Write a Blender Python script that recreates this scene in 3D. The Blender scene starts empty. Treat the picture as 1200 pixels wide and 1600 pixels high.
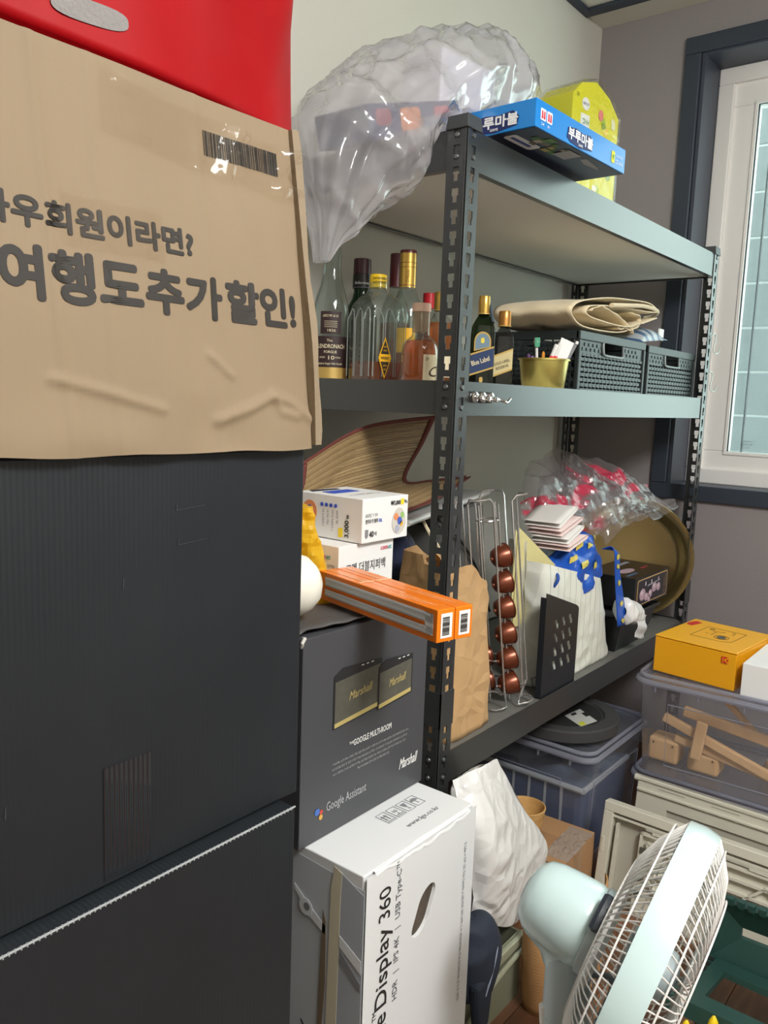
import bpy, bmesh, math, random
from mathutils import Vector, Matrix, noise
random.seed(7)
S = bpy.context.scene
COL = S.collection
PI = math.pi

# ------------------------------------------------------------------ camera
CAM = Vector((-1.32963, -0.89000, 1.27455))
cd = bpy.data.cameras.new('camera'); cam = bpy.data.objects.new('camera', cd); COL.objects.link(cam)
cd.sensor_fit = 'VERTICAL'; cd.sensor_height = 24.0; cd.lens = 24.0 * 1275.0 / 1600.0
cd.clip_start = 0.02
fw = Vector((0.77590311, 0.61552115, -0.13823195)); rt = Vector((0.62501615, -0.77977968, 0.03603428)); dn = Vector((-0.0856106, -0.11435631, -0.98974414))
cam.matrix_world = Matrix(((rt.x, -dn.x, -fw.x, CAM.x), (rt.y, -dn.y, -fw.y, CAM.y), (rt.z, -dn.z, -fw.z, CAM.z), (0, 0, 0, 1)))
S.camera = cam

# ------------------------------------------------------------------ world, lamps, exposure
W = bpy.data.worlds.new('overcast'); S.world = W; W.use_nodes = True
bg = W.node_tree.nodes['Background']; bg.inputs[0].default_value = (0.94, 1.0, 0.98, 1); bg.inputs[1].default_value = 4.6
def area(name, loc, sx, sy, watts, col, direction):
    l = bpy.data.lights.new(name, 'AREA'); l.shape = 'RECTANGLE'; l.size = sx; l.size_y = sy; l.energy = watts; l.color = col
    o = bpy.data.objects.new(name, l); COL.objects.link(o); o.location = loc
    o.rotation_euler = Vector(direction).to_track_quat('-Z', 'Y').to_euler(); return o
area('ceiling_lamp_light', (-0.70, -1.75, 2.585), 1.20, 0.60, 28, (1.0, 0.992, 0.972), (0, 0, -1))
pl = bpy.data.lights.new('lamp_fill_light', 'POINT'); pl.energy = 76; pl.color = (1.0, 0.992, 0.972); pl.shadow_soft_size = 0.2  # fill light added below the ceiling lamp to brighten the shelf bays
po_ = bpy.data.objects.new('lamp_fill_light', pl); COL.objects.link(po_); po_.location = (-0.70, -1.75, 2.34)
S.view_settings.view_transform = 'Standard'; S.view_settings.look = 'None'; S.view_settings.gamma = 1.0
S.view_settings.use_curve_mapping = False
S.view_settings.exposure = 0.40
S.cycles.transparent_max_bounces = 24
S.cycles.max_bounces = 8; S.cycles.diffuse_bounces = 4; S.cycles.glossy_bounces = 4; S.cycles.transmission_bounces = 6
S.cycles.caustics_reflective = False; S.cycles.caustics_refractive = False

# ------------------------------------------------------------------ materials
def lin(c):
    return tuple(((v / 255) / 12.92 if v / 255 <= 0.04045 else ((v / 255 + 0.055) / 1.055) ** 2.4) for v in c[:3]) + (1,)
MATS = {}
def mat(name, rgb, rough=0.5, metal=0.0, spec=0.5, var=0.0, vscale=12.0, bump=0.0, bscale=60.0, coat=0.0, stretch=None, dark=0.7, sheen=0.0, trans=0.0):
    if name in MATS: return MATS[name]
    m = bpy.data.materials.new(name); m.use_nodes = True; nt = m.node_tree; b = nt.nodes['Principled BSDF']
    b.inputs['Roughness'].default_value = rough; b.inputs['Metallic'].default_value = metal
    b.inputs['Specular IOR Level'].default_value = spec; b.inputs['Coat Weight'].default_value = coat; b.inputs['Coat Roughness'].default_value = 0.08
    b.inputs['Sheen Weight'].default_value = sheen
    c = lin(rgb); b.inputs['Base Color'].default_value = c
    if var > 0 or bump > 0:
        tc = nt.nodes.new('ShaderNodeTexCoord'); mp = nt.nodes.new('ShaderNodeMapping'); nt.links.new(tc.outputs['Object'], mp.inputs[0])
        if stretch: mp.inputs['Scale'].default_value = stretch
    if var > 0:
        n = nt.nodes.new('ShaderNodeTexNoise'); n.inputs['Scale'].default_value = vscale; n.inputs['Detail'].default_value = 5
        nt.links.new(mp.outputs[0], n.inputs['Vector'])
        r = nt.nodes.new('ShaderNodeMapRange'); r.inputs['From Min'].default_value = 0.3; r.inputs['From Max'].default_value = 0.7
        r.inputs['To Min'].default_value = 0; r.inputs['To Max'].default_value = var; nt.links.new(n.outputs['Fac'], r.inputs[0])
        x = nt.nodes.new('ShaderNodeMix'); x.data_type = 'RGBA'; x.inputs['A'].default_value = c
        x.inputs['B'].default_value = (c[0] * dark * 0.8, c[1] * dark * 0.8, c[2] * dark * 0.8, 1)
        nt.links.new(r.outputs[0], x.inputs['Factor']); nt.links.new(x.outputs['Result'], b.inputs['Base Color'])
    if bump > 0:
        n2 = nt.nodes.new('ShaderNodeTexNoise'); n2.inputs['Scale'].default_value = bscale; n2.inputs['Detail'].default_value = 4
        nt.links.new(mp.outputs[0], n2.inputs['Vector'])
        bp = nt.nodes.new('ShaderNodeBump'); bp.inputs['Strength'].default_value = bump; bp.inputs['Distance'].default_value = 0.004
        nt.links.new(n2.outputs['Fac'], bp.inputs['Height']); nt.links.new(bp.outputs[0], b.inputs['Normal'])
    MATS[name] = m; return m

def ribbed(name, rgb, axis, period, rough=0.35, strength=0.5, spec=0.5, var=0.0):
    """plastic or cloth with parallel ribs across a local axis (0, 1, 2)"""
    m = mat(name, rgb, rough=rough, spec=spec); nt = m.node_tree; b = nt.nodes['Principled BSDF']
    tc = nt.nodes.new('ShaderNodeTexCoord'); w = nt.nodes.new('ShaderNodeTexWave'); w.wave_type = 'BANDS'
    w.bands_direction = 'XYZ'[axis]; w.inputs['Scale'].default_value = 0.314 / period
    nt.links.new(tc.outputs['Object'], w.inputs['Vector'])
    bp = nt.nodes.new('ShaderNodeBump'); bp.inputs['Strength'].default_value = strength; bp.inputs['Distance'].default_value = 0.0015
    nt.links.new(w.outputs['Fac'], bp.inputs['Height']); nt.links.new(bp.outputs[0], b.inputs['Normal'])
    if var:
        n = nt.nodes.new('ShaderNodeTexNoise'); n.inputs['Scale'].default_value = 5; n.inputs['Detail'].default_value = 6
        nt.links.new(tc.outputs['Object'], n.inputs['Vector'])
        r = nt.nodes.new('ShaderNodeMapRange'); r.inputs['From Min'].default_value = 0.3; r.inputs['From Max'].default_value = 0.7
        r.inputs['To Min'].default_value = rough - var; r.inputs['To Max'].default_value = rough + var; nt.links.new(n.outputs['Fac'], r.inputs[0])
        nt.links.new(r.outputs[0], b.inputs['Roughness'])
    return m

def clear(name, tint, haze=0.1, hazecol=(230, 230, 235), rough=0.08, gloss=1.0, ior=1.45, edge=4.5, spots=None, bump=0.0, bscale=40, spot_scale=9, spot_at=0.56):
    """thin see-through plastic or glass: a tinted pass-through, a milky share and a Fresnel gloss"""
    if name in MATS: return MATS[name]
    m = bpy.data.materials.new(name); m.use_nodes = True; nt = m.node_tree; nt.nodes.remove(nt.nodes['Principled BSDF'])
    out = nt.nodes['Material Output']; N = nt.nodes.new; L = nt.links.new
    t = N('ShaderNodeBsdfTransparent'); t.inputs[0].default_value = lin(tint)
    d = N('ShaderNodeBsdfDiffuse'); d.inputs[0].default_value = lin(hazecol)
    tl = N('ShaderNodeBsdfTranslucent'); tl.inputs[0].default_value = lin(hazecol)
    dm = N('ShaderNodeMixShader'); dm.inputs[0].default_value = 0.5; L(d.outputs[0], dm.inputs[1]); L(tl.outputs[0], dm.inputs[2])
    m1 = N('ShaderNodeMixShader'); m1.inputs[0].default_value = haze; L(t.outputs[0], m1.inputs[1]); L(dm.outputs[0], m1.inputs[2])
    g = N('ShaderNodeBsdfGlossy'); g.inputs['Roughness'].default_value = rough
    lw = N('ShaderNodeLayerWeight'); lw.inputs[0].default_value = 0.5; p5 = N('ShaderNodeMath'); p5.operation = 'POWER'; p5.inputs[1].default_value = edge; L(lw.outputs['Facing'], p5.inputs[0])
    f0 = ((ior - 1) / (ior + 1)) ** 2
    mu = N('ShaderNodeMath'); mu.operation = 'MULTIPLY_ADD'; mu.inputs[1].default_value = (1 - f0) * min(gloss, 1); mu.inputs[2].default_value = f0 * gloss; mu.use_clamp = True; L(p5.outputs[0], mu.inputs[0])
    m2 = N('ShaderNodeMixShader'); L(mu.outputs[0], m2.inputs[0]); L(m1.outputs[0], m2.inputs[1]); L(g.outputs[0], m2.inputs[2])
    tc = N('ShaderNodeTexCoord')
    if spots:
        n = N('ShaderNodeTexNoise'); n.inputs['Scale'].default_value = spot_scale; n.inputs['Detail'].default_value = 3; n.inputs['Distortion'].default_value = 1.2
        L(tc.outputs['Object'], n.inputs['Vector'])
        r = N('ShaderNodeMapRange'); r.inputs['From Min'].default_value = spot_at; r.inputs['From Max'].default_value = spot_at + 0.05
        r.inputs['To Max'].default_value = 0.75; L(n.outputs['Fac'], r.inputs[0])
        sd = N('ShaderNodeBsdfDiffuse'); sd.inputs[0].default_value = lin(spots)
        m3 = N('ShaderNodeMixShader'); L(r.outputs[0], m3.inputs[0]); L(m1.outputs[0], m3.inputs[1]); L(sd.outputs[0], m3.inputs[2])
        L(m3.outputs[0], m2.inputs[1])
    if bump:
        n = N('ShaderNodeTexNoise'); n.inputs['Scale'].default_value = bscale; n.inputs['Detail'].default_value = 3; L(tc.outputs['Object'], n.inputs['Vector'])
        bp = N('ShaderNodeBump'); bp.inputs['Strength'].default_value = bump; bp.inputs['Distance'].default_value = 0.01; L(n.outputs['Fac'], bp.inputs['Height'])
        L(bp.outputs[0], g.inputs['Normal']); L(bp.outputs[0], lw.inputs['Normal']); L(bp.outputs[0], d.inputs['Normal'])
    L(m2.outputs[0], out.inputs['Surface'])
    MATS[name] = m; return m

def striped(name, base, line, axis, period, duty=0.06, rough=0.6, bump=0.0):
    if name in MATS: return MATS[name]
    m = mat(name, base, rough=rough); nt = m.node_tree; b = nt.nodes['Principled BSDF']; N = nt.nodes.new; L = nt.links.new
    tc = N('ShaderNodeTexCoord'); sp = N('ShaderNodeSeparateXYZ'); L(tc.outputs['Object'], sp.inputs[0])
    dv = N('ShaderNodeMath'); dv.operation = 'DIVIDE'; dv.inputs[1].default_value = period; L(sp.outputs[axis], dv.inputs[0])
    fr = N('ShaderNodeMath'); fr.operation = 'FRACT'; L(dv.outputs[0], fr.inputs[0])
    lt = N('ShaderNodeMath'); lt.operation = 'LESS_THAN'; lt.inputs[1].default_value = duty; L(fr.outputs[0], lt.inputs[0])
    x = N('ShaderNodeMix'); x.data_type = 'RGBA'; x.inputs['A'].default_value = lin(base); x.inputs['B'].default_value = lin(line)
    L(lt.outputs[0], x.inputs['Factor']); L(x.outputs['Result'], b.inputs['Base Color'])
    return m

def wood(name, c1, c2, stretch, rough=0.45, scale=6.0):
    if name in MATS: return MATS[name]
    m = mat(name, c1, rough=rough); nt = m.node_tree; b = nt.nodes['Principled BSDF']; N = nt.nodes.new; L = nt.links.new
    tc = N('ShaderNodeTexCoord'); mp = N('ShaderNodeMapping'); mp.inputs['Scale'].default_value = stretch; L(tc.outputs['Object'], mp.inputs[0])
    n = N('ShaderNodeTexNoise'); n.inputs['Scale'].default_value = scale; n.inputs['Detail'].default_value = 8; n.inputs['Distortion'].default_value = 0.6
    L(mp.outputs[0], n.inputs['Vector'])
    r = N('ShaderNodeValToRGB'); r.color_ramp.elements[0].position = 0.3; r.color_ramp.elements[0].color = lin(c2)
    r.color_ramp.elements[1].position = 0.68; r.color_ramp.elements[1].color = lin(c1)
    L(n.outputs['Fac'], r.inputs[0]); L(r.outputs[0], b.inputs['Base Color'])
    return m

def cast_paint(name, c1, c2, scale, rough=0.8):
    return mat(name, c1, rough=rough, var=0.35, vscale=scale, dark=0.9, bump=0.05, bscale=90)

# ------------------------------------------------------------------ mesh helpers
def crumple(m, scale, strength, dist=0.006):
    """fine fold lines: cell edges of a distorted pattern raised as relief"""
    nt = m.node_tree; b = nt.nodes['Principled BSDF']; N = nt.nodes.new; L = nt.links.new
    tc = N('ShaderNodeTexCoord'); n = N('ShaderNodeTexNoise'); n.inputs['Scale'].default_value = scale * .6; L(tc.outputs['Object'], n.inputs['Vector'])
    ad = N('ShaderNodeVectorMath'); ad.operation = 'MULTIPLY_ADD'; ad.inputs[1].default_value = (.5 / scale,) * 3; L(n.outputs['Color'], ad.inputs[0]); L(tc.outputs['Object'], ad.inputs[2])
    v = N('ShaderNodeTexVoronoi'); v.feature = 'DISTANCE_TO_EDGE'; v.inputs['Scale'].default_value = scale; L(ad.outputs[0], v.inputs['Vector'])
    r = N('ShaderNodeMapRange'); r.inputs['From Max'].default_value = .35; L(v.outputs['Distance'], r.inputs[0])
    bp = N('ShaderNodeBump'); bp.inputs['Strength'].default_value = strength; bp.inputs['Distance'].default_value = dist; bp.invert = True; L(r.outputs[0], bp.inputs['Height'])
    L(bp.outputs[0], b.inputs['Normal']); return m

class MB:
    def __init__(s): s.v = []; s.f = []
    def add(s, vs, fs):
        o = len(s.v); s.v += [tuple(p) for p in vs]; s.f += [tuple(i + o for i in q) for q in fs]; return s
    def box(s, a, b):
        (x0, y0, z0), (x1, y1, z1) = a, b
        return s.add([(x0, y0, z0), (x1, y0, z0), (x1, y1, z0), (x0, y1, z0), (x0, y0, z1), (x1, y0, z1), (x1, y1, z1), (x0, y1, z1)],
                     [(0, 3, 2, 1), (4, 5, 6, 7), (0, 1, 5, 4), (1, 2, 6, 5), (2, 3, 7, 6), (3, 0, 4, 7)])
    def hexa(s, b4, t4):
        return s.add(list(b4) + list(t4), [(0, 3, 2, 1), (4, 5, 6, 7), (0, 1, 5, 4), (1, 2, 6, 5), (2, 3, 7, 6), (3, 0, 4, 7)])
    def bar(s, p, q, w, h, up=(0, 0, 1)):
        p, q = Vector(p), Vector(q); d = (q - p).normalized(); u = Vector(up); r = d.cross(u)
        if r.length < 1e-4: r = d.cross(Vector((1, 0, 0)))
        r.normalize(); u = r.cross(d); r *= w / 2; u *= h / 2
        return s.hexa([p - r - u, p + r - u, q + r - u, q - r - u], [p - r + u, p + r + u, q + r + u, q - r + u])
    def prism(s, poly, z0, z1, M=None):
        n = len(poly); vs = [Vector((x, y, z0)) for x, y in poly] + [Vector((x, y, z1)) for x, y in poly]
        if M: vs = [M @ p for p in vs]
        return s.add(vs, [tuple(range(n))[::-1], tuple(range(n, 2 * n))] + [(i, (i + 1) % n, n + (i + 1) % n, n + i) for i in range(n)])
    def lathe(s, prof, n=28, M=None, close=True):
        vs = []; fs = []; k = len(prof)
        for i in range(n):
            a = 2 * PI * i / n
            for r, z in prof: vs.append(Vector((r * math.cos(a), r * math.sin(a), z)))
        for i in range(n):
            j = (i + 1) % n
            for t in range(k - 1): fs.append((i * k + t, j * k + t, j * k + t + 1, i * k + t + 1))
        if close:
            if prof[0][0] > 1e-6: fs.append(tuple(i * k for i in range(n))[::-1])
            if prof[-1][0] > 1e-6: fs.append(tuple(i * k + k - 1 for i in range(n)))
        if M: vs = [M @ p for p in vs]
        return s.add(vs, fs)
    def tube(s, pts, r, n=8, closed=False):
        pts = [Vector(p) for p in pts]; m = len(pts); vs = []; fs = []; prev = None
        for i, p in enumerate(pts):
            a = pts[(i - 1) % m] if (closed or i > 0) else p; b = pts[(i + 1) % m] if (closed or i < m - 1) else p
            d = (b - a).normalized()
            if prev is None:
                u = d.cross(Vector((0, 0, 1)));
                if u.length < 0.05: u = d.cross(Vector((1, 0, 0)))
            else:
                u = prev - d * prev.dot(d)
                if u.length < 1e-5: u = d.cross(Vector((0, 0, 1)))
            u.normalize(); prev = u; w = d.cross(u); rr = r[i] if isinstance(r, (list, tuple)) else r
            for k in range(n):
                t = 2 * PI * k / n; vs.append(p + (u * math.cos(t) + w * math.sin(t)) * rr)
        for i in range(m if closed else m - 1):
            j = (i + 1) % m
            for k in range(n): fs.append((i * n + k, i * n + (k + 1) % n, j * n + (k + 1) % n, j * n + k))
        if not closed: fs += [tuple(range(n))[::-1], tuple((m - 1) * n + k for k in range(n))]
        return s.add(vs, fs)
    def grid(s, fn, nu, nv, wrapu=False, wrapv=False):
        vs = [Vector(fn(i / (nu if wrapu else nu - 1), j / (nv if wrapv else nv - 1))) for i in range(nu) for j in range(nv)]; fs = []
        for i in range(nu if wrapu else nu - 1):
            for j in range(nv if wrapv else nv - 1):
                fs.append((i * nv + j, ((i + 1) % nu) * nv + j, ((i + 1) % nu) * nv + (j + 1) % nv, i * nv + (j + 1) % nv))
        return s.add(vs, fs)
    def build(s, name, m, parent=None, smooth=False, bevel=0.0, seg=2, thick=0.0, loc=None, rot=None, sub=0):
        me = bpy.data.meshes.new(name); me.from_pydata([tuple(p) for p in s.v], [], s.f)
        bm = bmesh.new(); bm.from_mesh(me); bmesh.ops.recalc_face_normals(bm, faces=bm.faces)
        if bevel: bmesh.ops.bevel(bm, geom=[e for e in bm.edges if len(e.link_faces) == 2 and e.calc_face_angle(0) > 0.5], offset=bevel, segments=seg, affect='EDGES', profile=0.5, clamp_overlap=True)
        if thick:
            bmesh.ops.solidify(bm, geom=bm.faces[:], thickness=thick)
        bm.to_mesh(me); bm.free()
        if smooth:
            for p in me.polygons: p.use_smooth = True
            if smooth != 'all':
                me.set_sharp_from_angle(angle=math.radians(38))
        o = bpy.data.objects.new(name, me); COL.objects.link(o); me.materials.append(m)
        if parent is not None: o.parent = parent
        if loc is not None: o.location = loc
        if rot is not None: o.rotation_euler = rot
        if sub:
            md = o.modifiers.new('subdivision', 'SUBSURF'); md.levels = sub; md.render_levels = sub
        return o

def tag(o, label, cat, group=None, kind=None):
    o['label'] = label; o['category'] = cat
    if group: o['group'] = group
    if kind: o['kind'] = kind
    return o
def thing(name, label, cat, loc=(0, 0, 0), rotz=0.0, group=None, rot=None):
    o = bpy.data.objects.new(name, None); COL.objects.link(o); o.location = loc; o.rotation_euler = rot if rot else (0, 0, rotz); o.empty_display_size = 0.05
    return tag(o, label, cat, group)
def structure(o): o['kind'] = 'structure'; return o
def copy_tree(o, parent=None):
    c = o.copy(); COL.objects.link(c); c.parent = parent
    for ch in list(o.children): copy_tree(ch, c)
    return c
def rbox(a, b): return MB().box(a, b)

# a face of a box: right, up and normal vectors
FACES = {'-y': ((1, 0, 0), (0, 0, 1), (0, -1, 0)), '-x': ((0, -1, 0), (0, 0, 1), (-1, 0, 0)), 'top': ((1, 0, 0), (0, 1, 0), (0, 0, 1)),
         'bottom': ((1, 0, 0), (0, -1, 0), (0, 0, -1)), '+x': ((0, 1, 0), (0, 0, 1), (1, 0, 0))}
def fmat(face, org, ang=0.0):
    r, u, n = (Vector(x) for x in FACES[face])
    c, s = math.cos(ang), math.sin(ang); r, u = r * c + u * s, u * c - r * s
    return Matrix(((r.x, u.x, n.x, org[0]), (r.y, u.y, n.y, org[1]), (r.z, u.z, n.z, org[2]), (0, 0, 0, 1)))
def patch(parent, name, m, F, x0, y0, x1, y1, off=0.0006, t=0.0004, rad=0.0):
    """a flat printed patch on a face frame F"""
    if rad:
        pts = []
        for cx, cy, a0 in ((x1 - rad, y1 - rad, 0), (x0 + rad, y1 - rad, 90), (x0 + rad, y0 + rad, 180), (x1 - rad, y0 + rad, 270)):
            for k in range(6):
                a = math.radians(a0 + 18 * k); pts.append((cx + rad * math.cos(a), cy + rad * math.sin(a)))
        return MB().prism(pts, off, off + t, F).build(name, m, parent)
    return MB().prism([(x0, y0), (x1, y0), (x1, y1), (x0, y1)], off, off + t, F).build(name, m, parent)
def poly(parent, name, m, F, pts, off=0.0006, t=0.0004): return MB().prism(pts, off, off + t, F).build(name, m, parent)
PENDING = []
def text(parent, name, s, size, m, F, x=0.0, y=0.0, ang=0.0, bold=0.0, shear=0.0, align='LEFT', off=0.0008, sx=1.0, wrap=None, spacing=1.0, width=None, after=None):
    if s == '~':   # print too small to read in the photograph: short strokes along the line
        rnd = random.Random(int((x * 7919 + y * 104729) * 1000)); mb = MB(); p = 0.0; h = size * .62
        while p < width:
            w = size * rnd.choice((.25, .4, .5))
            for (a0, b0, a1, b1) in rnd.sample(((0, 0, .22, 1), (0, .8, 1, 1), (0, 0, 1, .18), (.78, 0, 1, 1), (0, .42, 1, .6)), 3):
                q = []
                for (a, b) in ((a0, b0), (a1, b0), (a1, b1), (a0, b1)):
                    ux, uy = p + a * w, b * h; qx, qy = x + ux * math.cos(ang) - uy * math.sin(ang), y + ux * math.sin(ang) + uy * math.cos(ang)
                    q.append((wrap + off) * Vector((math.sin(qx / wrap), -math.cos(qx / wrap), 0)) + Vector((0, 0, qy)) if wrap else F @ Vector((qx, qy, off)))
                mb.add(q, [(0, 1, 2, 3)])
            p += w + size * rnd.choice((.12, .12, .4))
        return mb.build(name, m, parent)
    me = bpy.data.meshes.new(name); me.materials.append(m)
    o = bpy.data.objects.new(name, me); COL.objects.link(o); o.parent = parent
    PENDING.append((o, s, size, F, x, y, ang, bold, shear, align, off, sx, wrap, spacing, width, after)); return o
def set_type():
    """turn every pending line of print into a mesh, with one evaluation for all of them"""
    tmp = []
    for (o, s, size, F, x, y, ang, bold, shear, align, off, sx, wrap, spacing, width, after) in PENDING:
        cu = bpy.data.curves.new('type', 'FONT'); cu.body = s; cu.size = size; cu.shear = shear; cu.align_x = align
        cu.extrude = 0.00015; cu.space_character = spacing; cu.resolution_u = 4 if size > .025 else 2
        t = bpy.data.objects.new('type', cu); COL.objects.link(t); tmp.append(t)
    dg = bpy.context.evaluated_depsgraph_get()
    for t, (o, s, size, F, x, y, ang, bold, shear, align, off, sx, wrap, spacing, width, after) in zip(tmp, PENDING):
        me = bpy.data.meshes.new_from_object(t.evaluated_get(dg)); m = o.data.materials[0]
        if width and len(me.vertices):
            xs = [v.co.x for v in me.vertices]; sx = width / (max(xs) - min(xs))
        front = [tuple(p.vertices) for p in me.polygons if p.normal.z > .5]
        c, sn = math.cos(ang), math.sin(ang)
        for v in me.vertices:
            px, py = v.co.x * sx, v.co.y; qx, qy = x + px * c - py * sn, y + px * sn + py * c
            if wrap:
                a = qx / wrap; rr = wrap + off + v.co.z; v.co = (rr * math.sin(a), -rr * math.cos(a), qy)
            else: v.co = F @ Vector((qx, qy, off + v.co.z))
        if bold > 0:   # heavier strokes: copies shifted around the outline, joined
            n = len(me.vertices); base = [v.co.copy() for v in me.vertices]; polys = front; V = []; P = []
            for q in range(9):
                dx, dy = (0, 0) if q == 8 else (bold * size * math.cos(q * PI / 4), bold * size * math.sin(q * PI / 4))
                sh = (F.to_3x3() @ Vector((dx * c - dy * sn, dx * sn + dy * c, .00003 * q))) if not wrap else Vector((dx, 0, dy)); P += [tuple(i + len(V) for i in p) for p in polys]; V += [tuple(b + sh) for b in base]
            me = bpy.data.meshes.new('type'); me.from_pydata(V, [], P)
        me.materials.clear(); me.materials.append(m); old = o.data; nm = o.name; o.data = me; me.name = nm; bpy.data.meshes.remove(old)
        if after: after(o)
    for t in tmp:
        cu = t.data; bpy.data.objects.remove(t); bpy.data.curves.remove(cu)
def crease(p, sc, amp, seed=0.0):
    """sharp ridges between shallow facets, as in crumpled film or paper"""
    q = Vector(p) * sc + Vector((seed, seed * 1.7, -seed)); d, _ = noise.voronoi(q)
    return -amp * (min(d[1] - d[0], 0.7) - 0.35) + amp * 0.5 * noise.noise(q * 0.6)
def lerp(a, b, t): return a + (b - a) * t
def spline(pts, t):
    """smooth value through control points, t in 0..1"""
    n = len(pts) - 1; x = min(max(t, 0), 0.99999) * n; i = int(x); f = x - i
    P = [Vector(pts[max(0, min(n, k))]) for k in (i - 1, i, i + 1, i + 2)]
    return 0.5 * (2 * P[1] + (P[2] - P[0]) * f + (2 * P[0] - 5 * P[1] + 4 * P[2] - P[3]) * f * f + (3 * P[1] - P[0] - 3 * P[2] + P[3]) * f ** 3)
def curve(pts, n): return [spline(pts, i / (n - 1)) for i in range(n)]
def facecam(p): return math.atan2(CAM.y - p[1], CAM.x - p[0]) + PI / 2   # local -y looks at the viewer's spot

BLACKINK = mat('black_ink', (38, 36, 36), rough=0.6)
WHITEINK = mat('white_ink', (235, 235, 232), rough=0.5)
GREYINK = mat('grey_ink', (130, 132, 136), rough=0.6)
CHROME = mat('chrome_wire', (226, 226, 228), rough=0.22, metal=0.9)
# ================================================================== the room
WALLP = mat('wall_paper_cream', (206, 204, 194), rough=0.85, var=0.25, vscale=3, dark=1.1, bump=0.12, bscale=140)
WALLG = mat('wall_paper_grey', (146, 139, 140), rough=0.85, var=0.2, vscale=3, dark=1.1, bump=0.15, bscale=160)
TRIM = mat('dark_trim_film', (50, 58, 70), rough=0.5, bump=0.08, bscale=30, stretch=(1, 1, 0.2))
FLOORB = mat('floor_base', (70, 50, 38), rough=0.6)
YB, XW, ZC = 0.53, 1.645, 2.643
X0, Y0 = -2.6, -3.3
fl = structure(rbox((X0 - .1, Y0 - .1, -0.12), (XW + .3, YB + .12, -0.006)).build('floor', FLOORB))
plank_mats = [wood('laminate_%d' % i, c1, c2, (1.2, 14, 1), rough=0.4, scale=3.0) for i, (c1, c2) in enumerate((((122, 84, 58), (84, 55, 38)), ((112, 76, 52), (78, 51, 35)), ((130, 92, 66), (92, 62, 44))))]
k = 0
for j in range(36):
    y0 = Y0 + j * 0.112
    if y0 > YB: break
    off = (j * 0.47) % 1.2
    xs = [X0] + [X0 + off + 1.2 * q for q in range(5) if X0 + off + 1.2 * q > X0 + .05 and X0 + off + 1.2 * q < XW - .05] + [XW]
    for a, b in zip(xs[:-1], xs[1:]):
        k += 1
        rbox((a + .0008, y0 + .0008, -0.006), (b - .0008, min(y0 + 0.1112, YB), 0.0)).build('plank', plank_mats[(k * 7 + j) % 3], fl)
structure(rbox((X0 - .1, YB, -0.1), (XW + .3, YB + .12, ZC + .15)).build('wall_back', WALLP))
structure(rbox((X0 - .12, Y0 - .12, -0.1), (X0, YB, ZC + .15)).build('wall_left', WALLP))
structure(rbox((X0, Y0 - .12, -0.1), (XW + .3, Y0, ZC + .15)).build('wall_front', WALLP))
# window wall around its opening
OY0, OY1, OZ0, OZ1 = -1.15, 0.148, 0.995, 2.478
ww = MB(); T = 0.26
ww.box((XW, OY1, 0), (XW + T, YB, ZC)).box((XW, Y0, 0), (XW + T, OY0, ZC)).box((XW, OY0, 0), (XW + T, OY1, OZ0)).box((XW, OY0, OZ1), (XW + T, OY1, ZC))
structure(ww.build('wall_window', WALLG))
structure(rbox((X0 - .1, Y0 - .1, ZC), (XW + .3, YB + .1, ZC + .12)).build('ceiling', mat('ceiling_paper', (214, 211, 200), rough=0.9, bump=0.1, bscale=120)))
cm = MB().box((X0, YB - .030, ZC - .012), (1.51, YB, ZC)); structure(cm.build('trim_1', TRIM, bevel=.002))
cm = MB().box((1.463, Y0, ZC - .012), (1.51, YB - .030, ZC)); structure(cm.build('trim_2', TRIM, bevel=.002))
# ceiling lamp: the room's own fitting, behind the viewer
cl = thing('ceiling_lamp', 'white rectangular ceiling lamp mounted behind the viewer', 'lamp', (-0.70, -1.75, ZC))
rbox((-.64, -.34, -.05), (.64, .34, 0)).build('housing', mat('lamp_white', (235, 235, 232), rough=.5), cl, bevel=.006)
# ---- window
win = bpy.data.objects.new('window_1', None); COL.objects.link(win); structure(win)
PVC = mat('white_pvc', (244, 242, 239), rough=0.35, spec=0.5)
def ring(mb, x0, x1, ya, yb, za, zb, w):
    mb.box((x0, ya, za), (x1, yb, za + w)); mb.box((x0, ya, zb - w), (x1, yb, zb)); mb.box((x0, ya, za + w), (x1, ya + w, zb - w)); mb.box((x0, yb - w, za + w), (x1, yb, zb - w)); return mb
ring(MB(), XW - .016, XW + .004, OY0 - .058, OY1 + .062, OZ0 - .045, OZ1 + .055, .056).build('casing', TRIM, win, bevel=.003)
ring(MB(), XW - .004, XW + .17, OY0 - .004, OY1 + .004, OZ0 - .004, OZ1 + .004, .012).build('reveal', mat('reveal_film', (62, 68, 80), rough=.45), win)
ring(MB(), 1.795, 1.90, OY0 + .008, OY1 - .008, OZ0 + .008, OZ1 - .008, .055).build('window_frame', PVC, win, bevel=.004)
ring(MB(), 1.812, 1.88, OY0 + .055, OY1 - .055, OZ0 + .045, OZ1 - .055, .085).build('sash', PVC, win, bevel=.004)
ring(MB(), 1.806, 1.812, OY0 + .134, OY1 - .134, OZ0 + .118, OZ1 - .128, .012).build('glazing_bead', PVC, win, bevel=.002)
GASK = mat('gasket', (38, 46, 52), rough=.5)
ring(MB(), 1.822, 1.828, OY0 + .138, OY1 - .1405, OZ0 + .124, OZ1 - .135, .006).build('gasket', GASK, win)
rbox((1.845, -.041, OZ0 + .12), (1.86, -.036, OZ1 - .13)).build('screen_edge', GASK, win)
PANE = clear('window_glass', (224, 234, 232), haze=0.10, hazecol=(205, 214, 216), rough=0.03, gloss=0.7)
rbox((1.83, OY0 + .12, OZ0 + .11), (1.834, OY1 - .12, OZ1 - .12)).build('pane', PANE, win)
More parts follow.
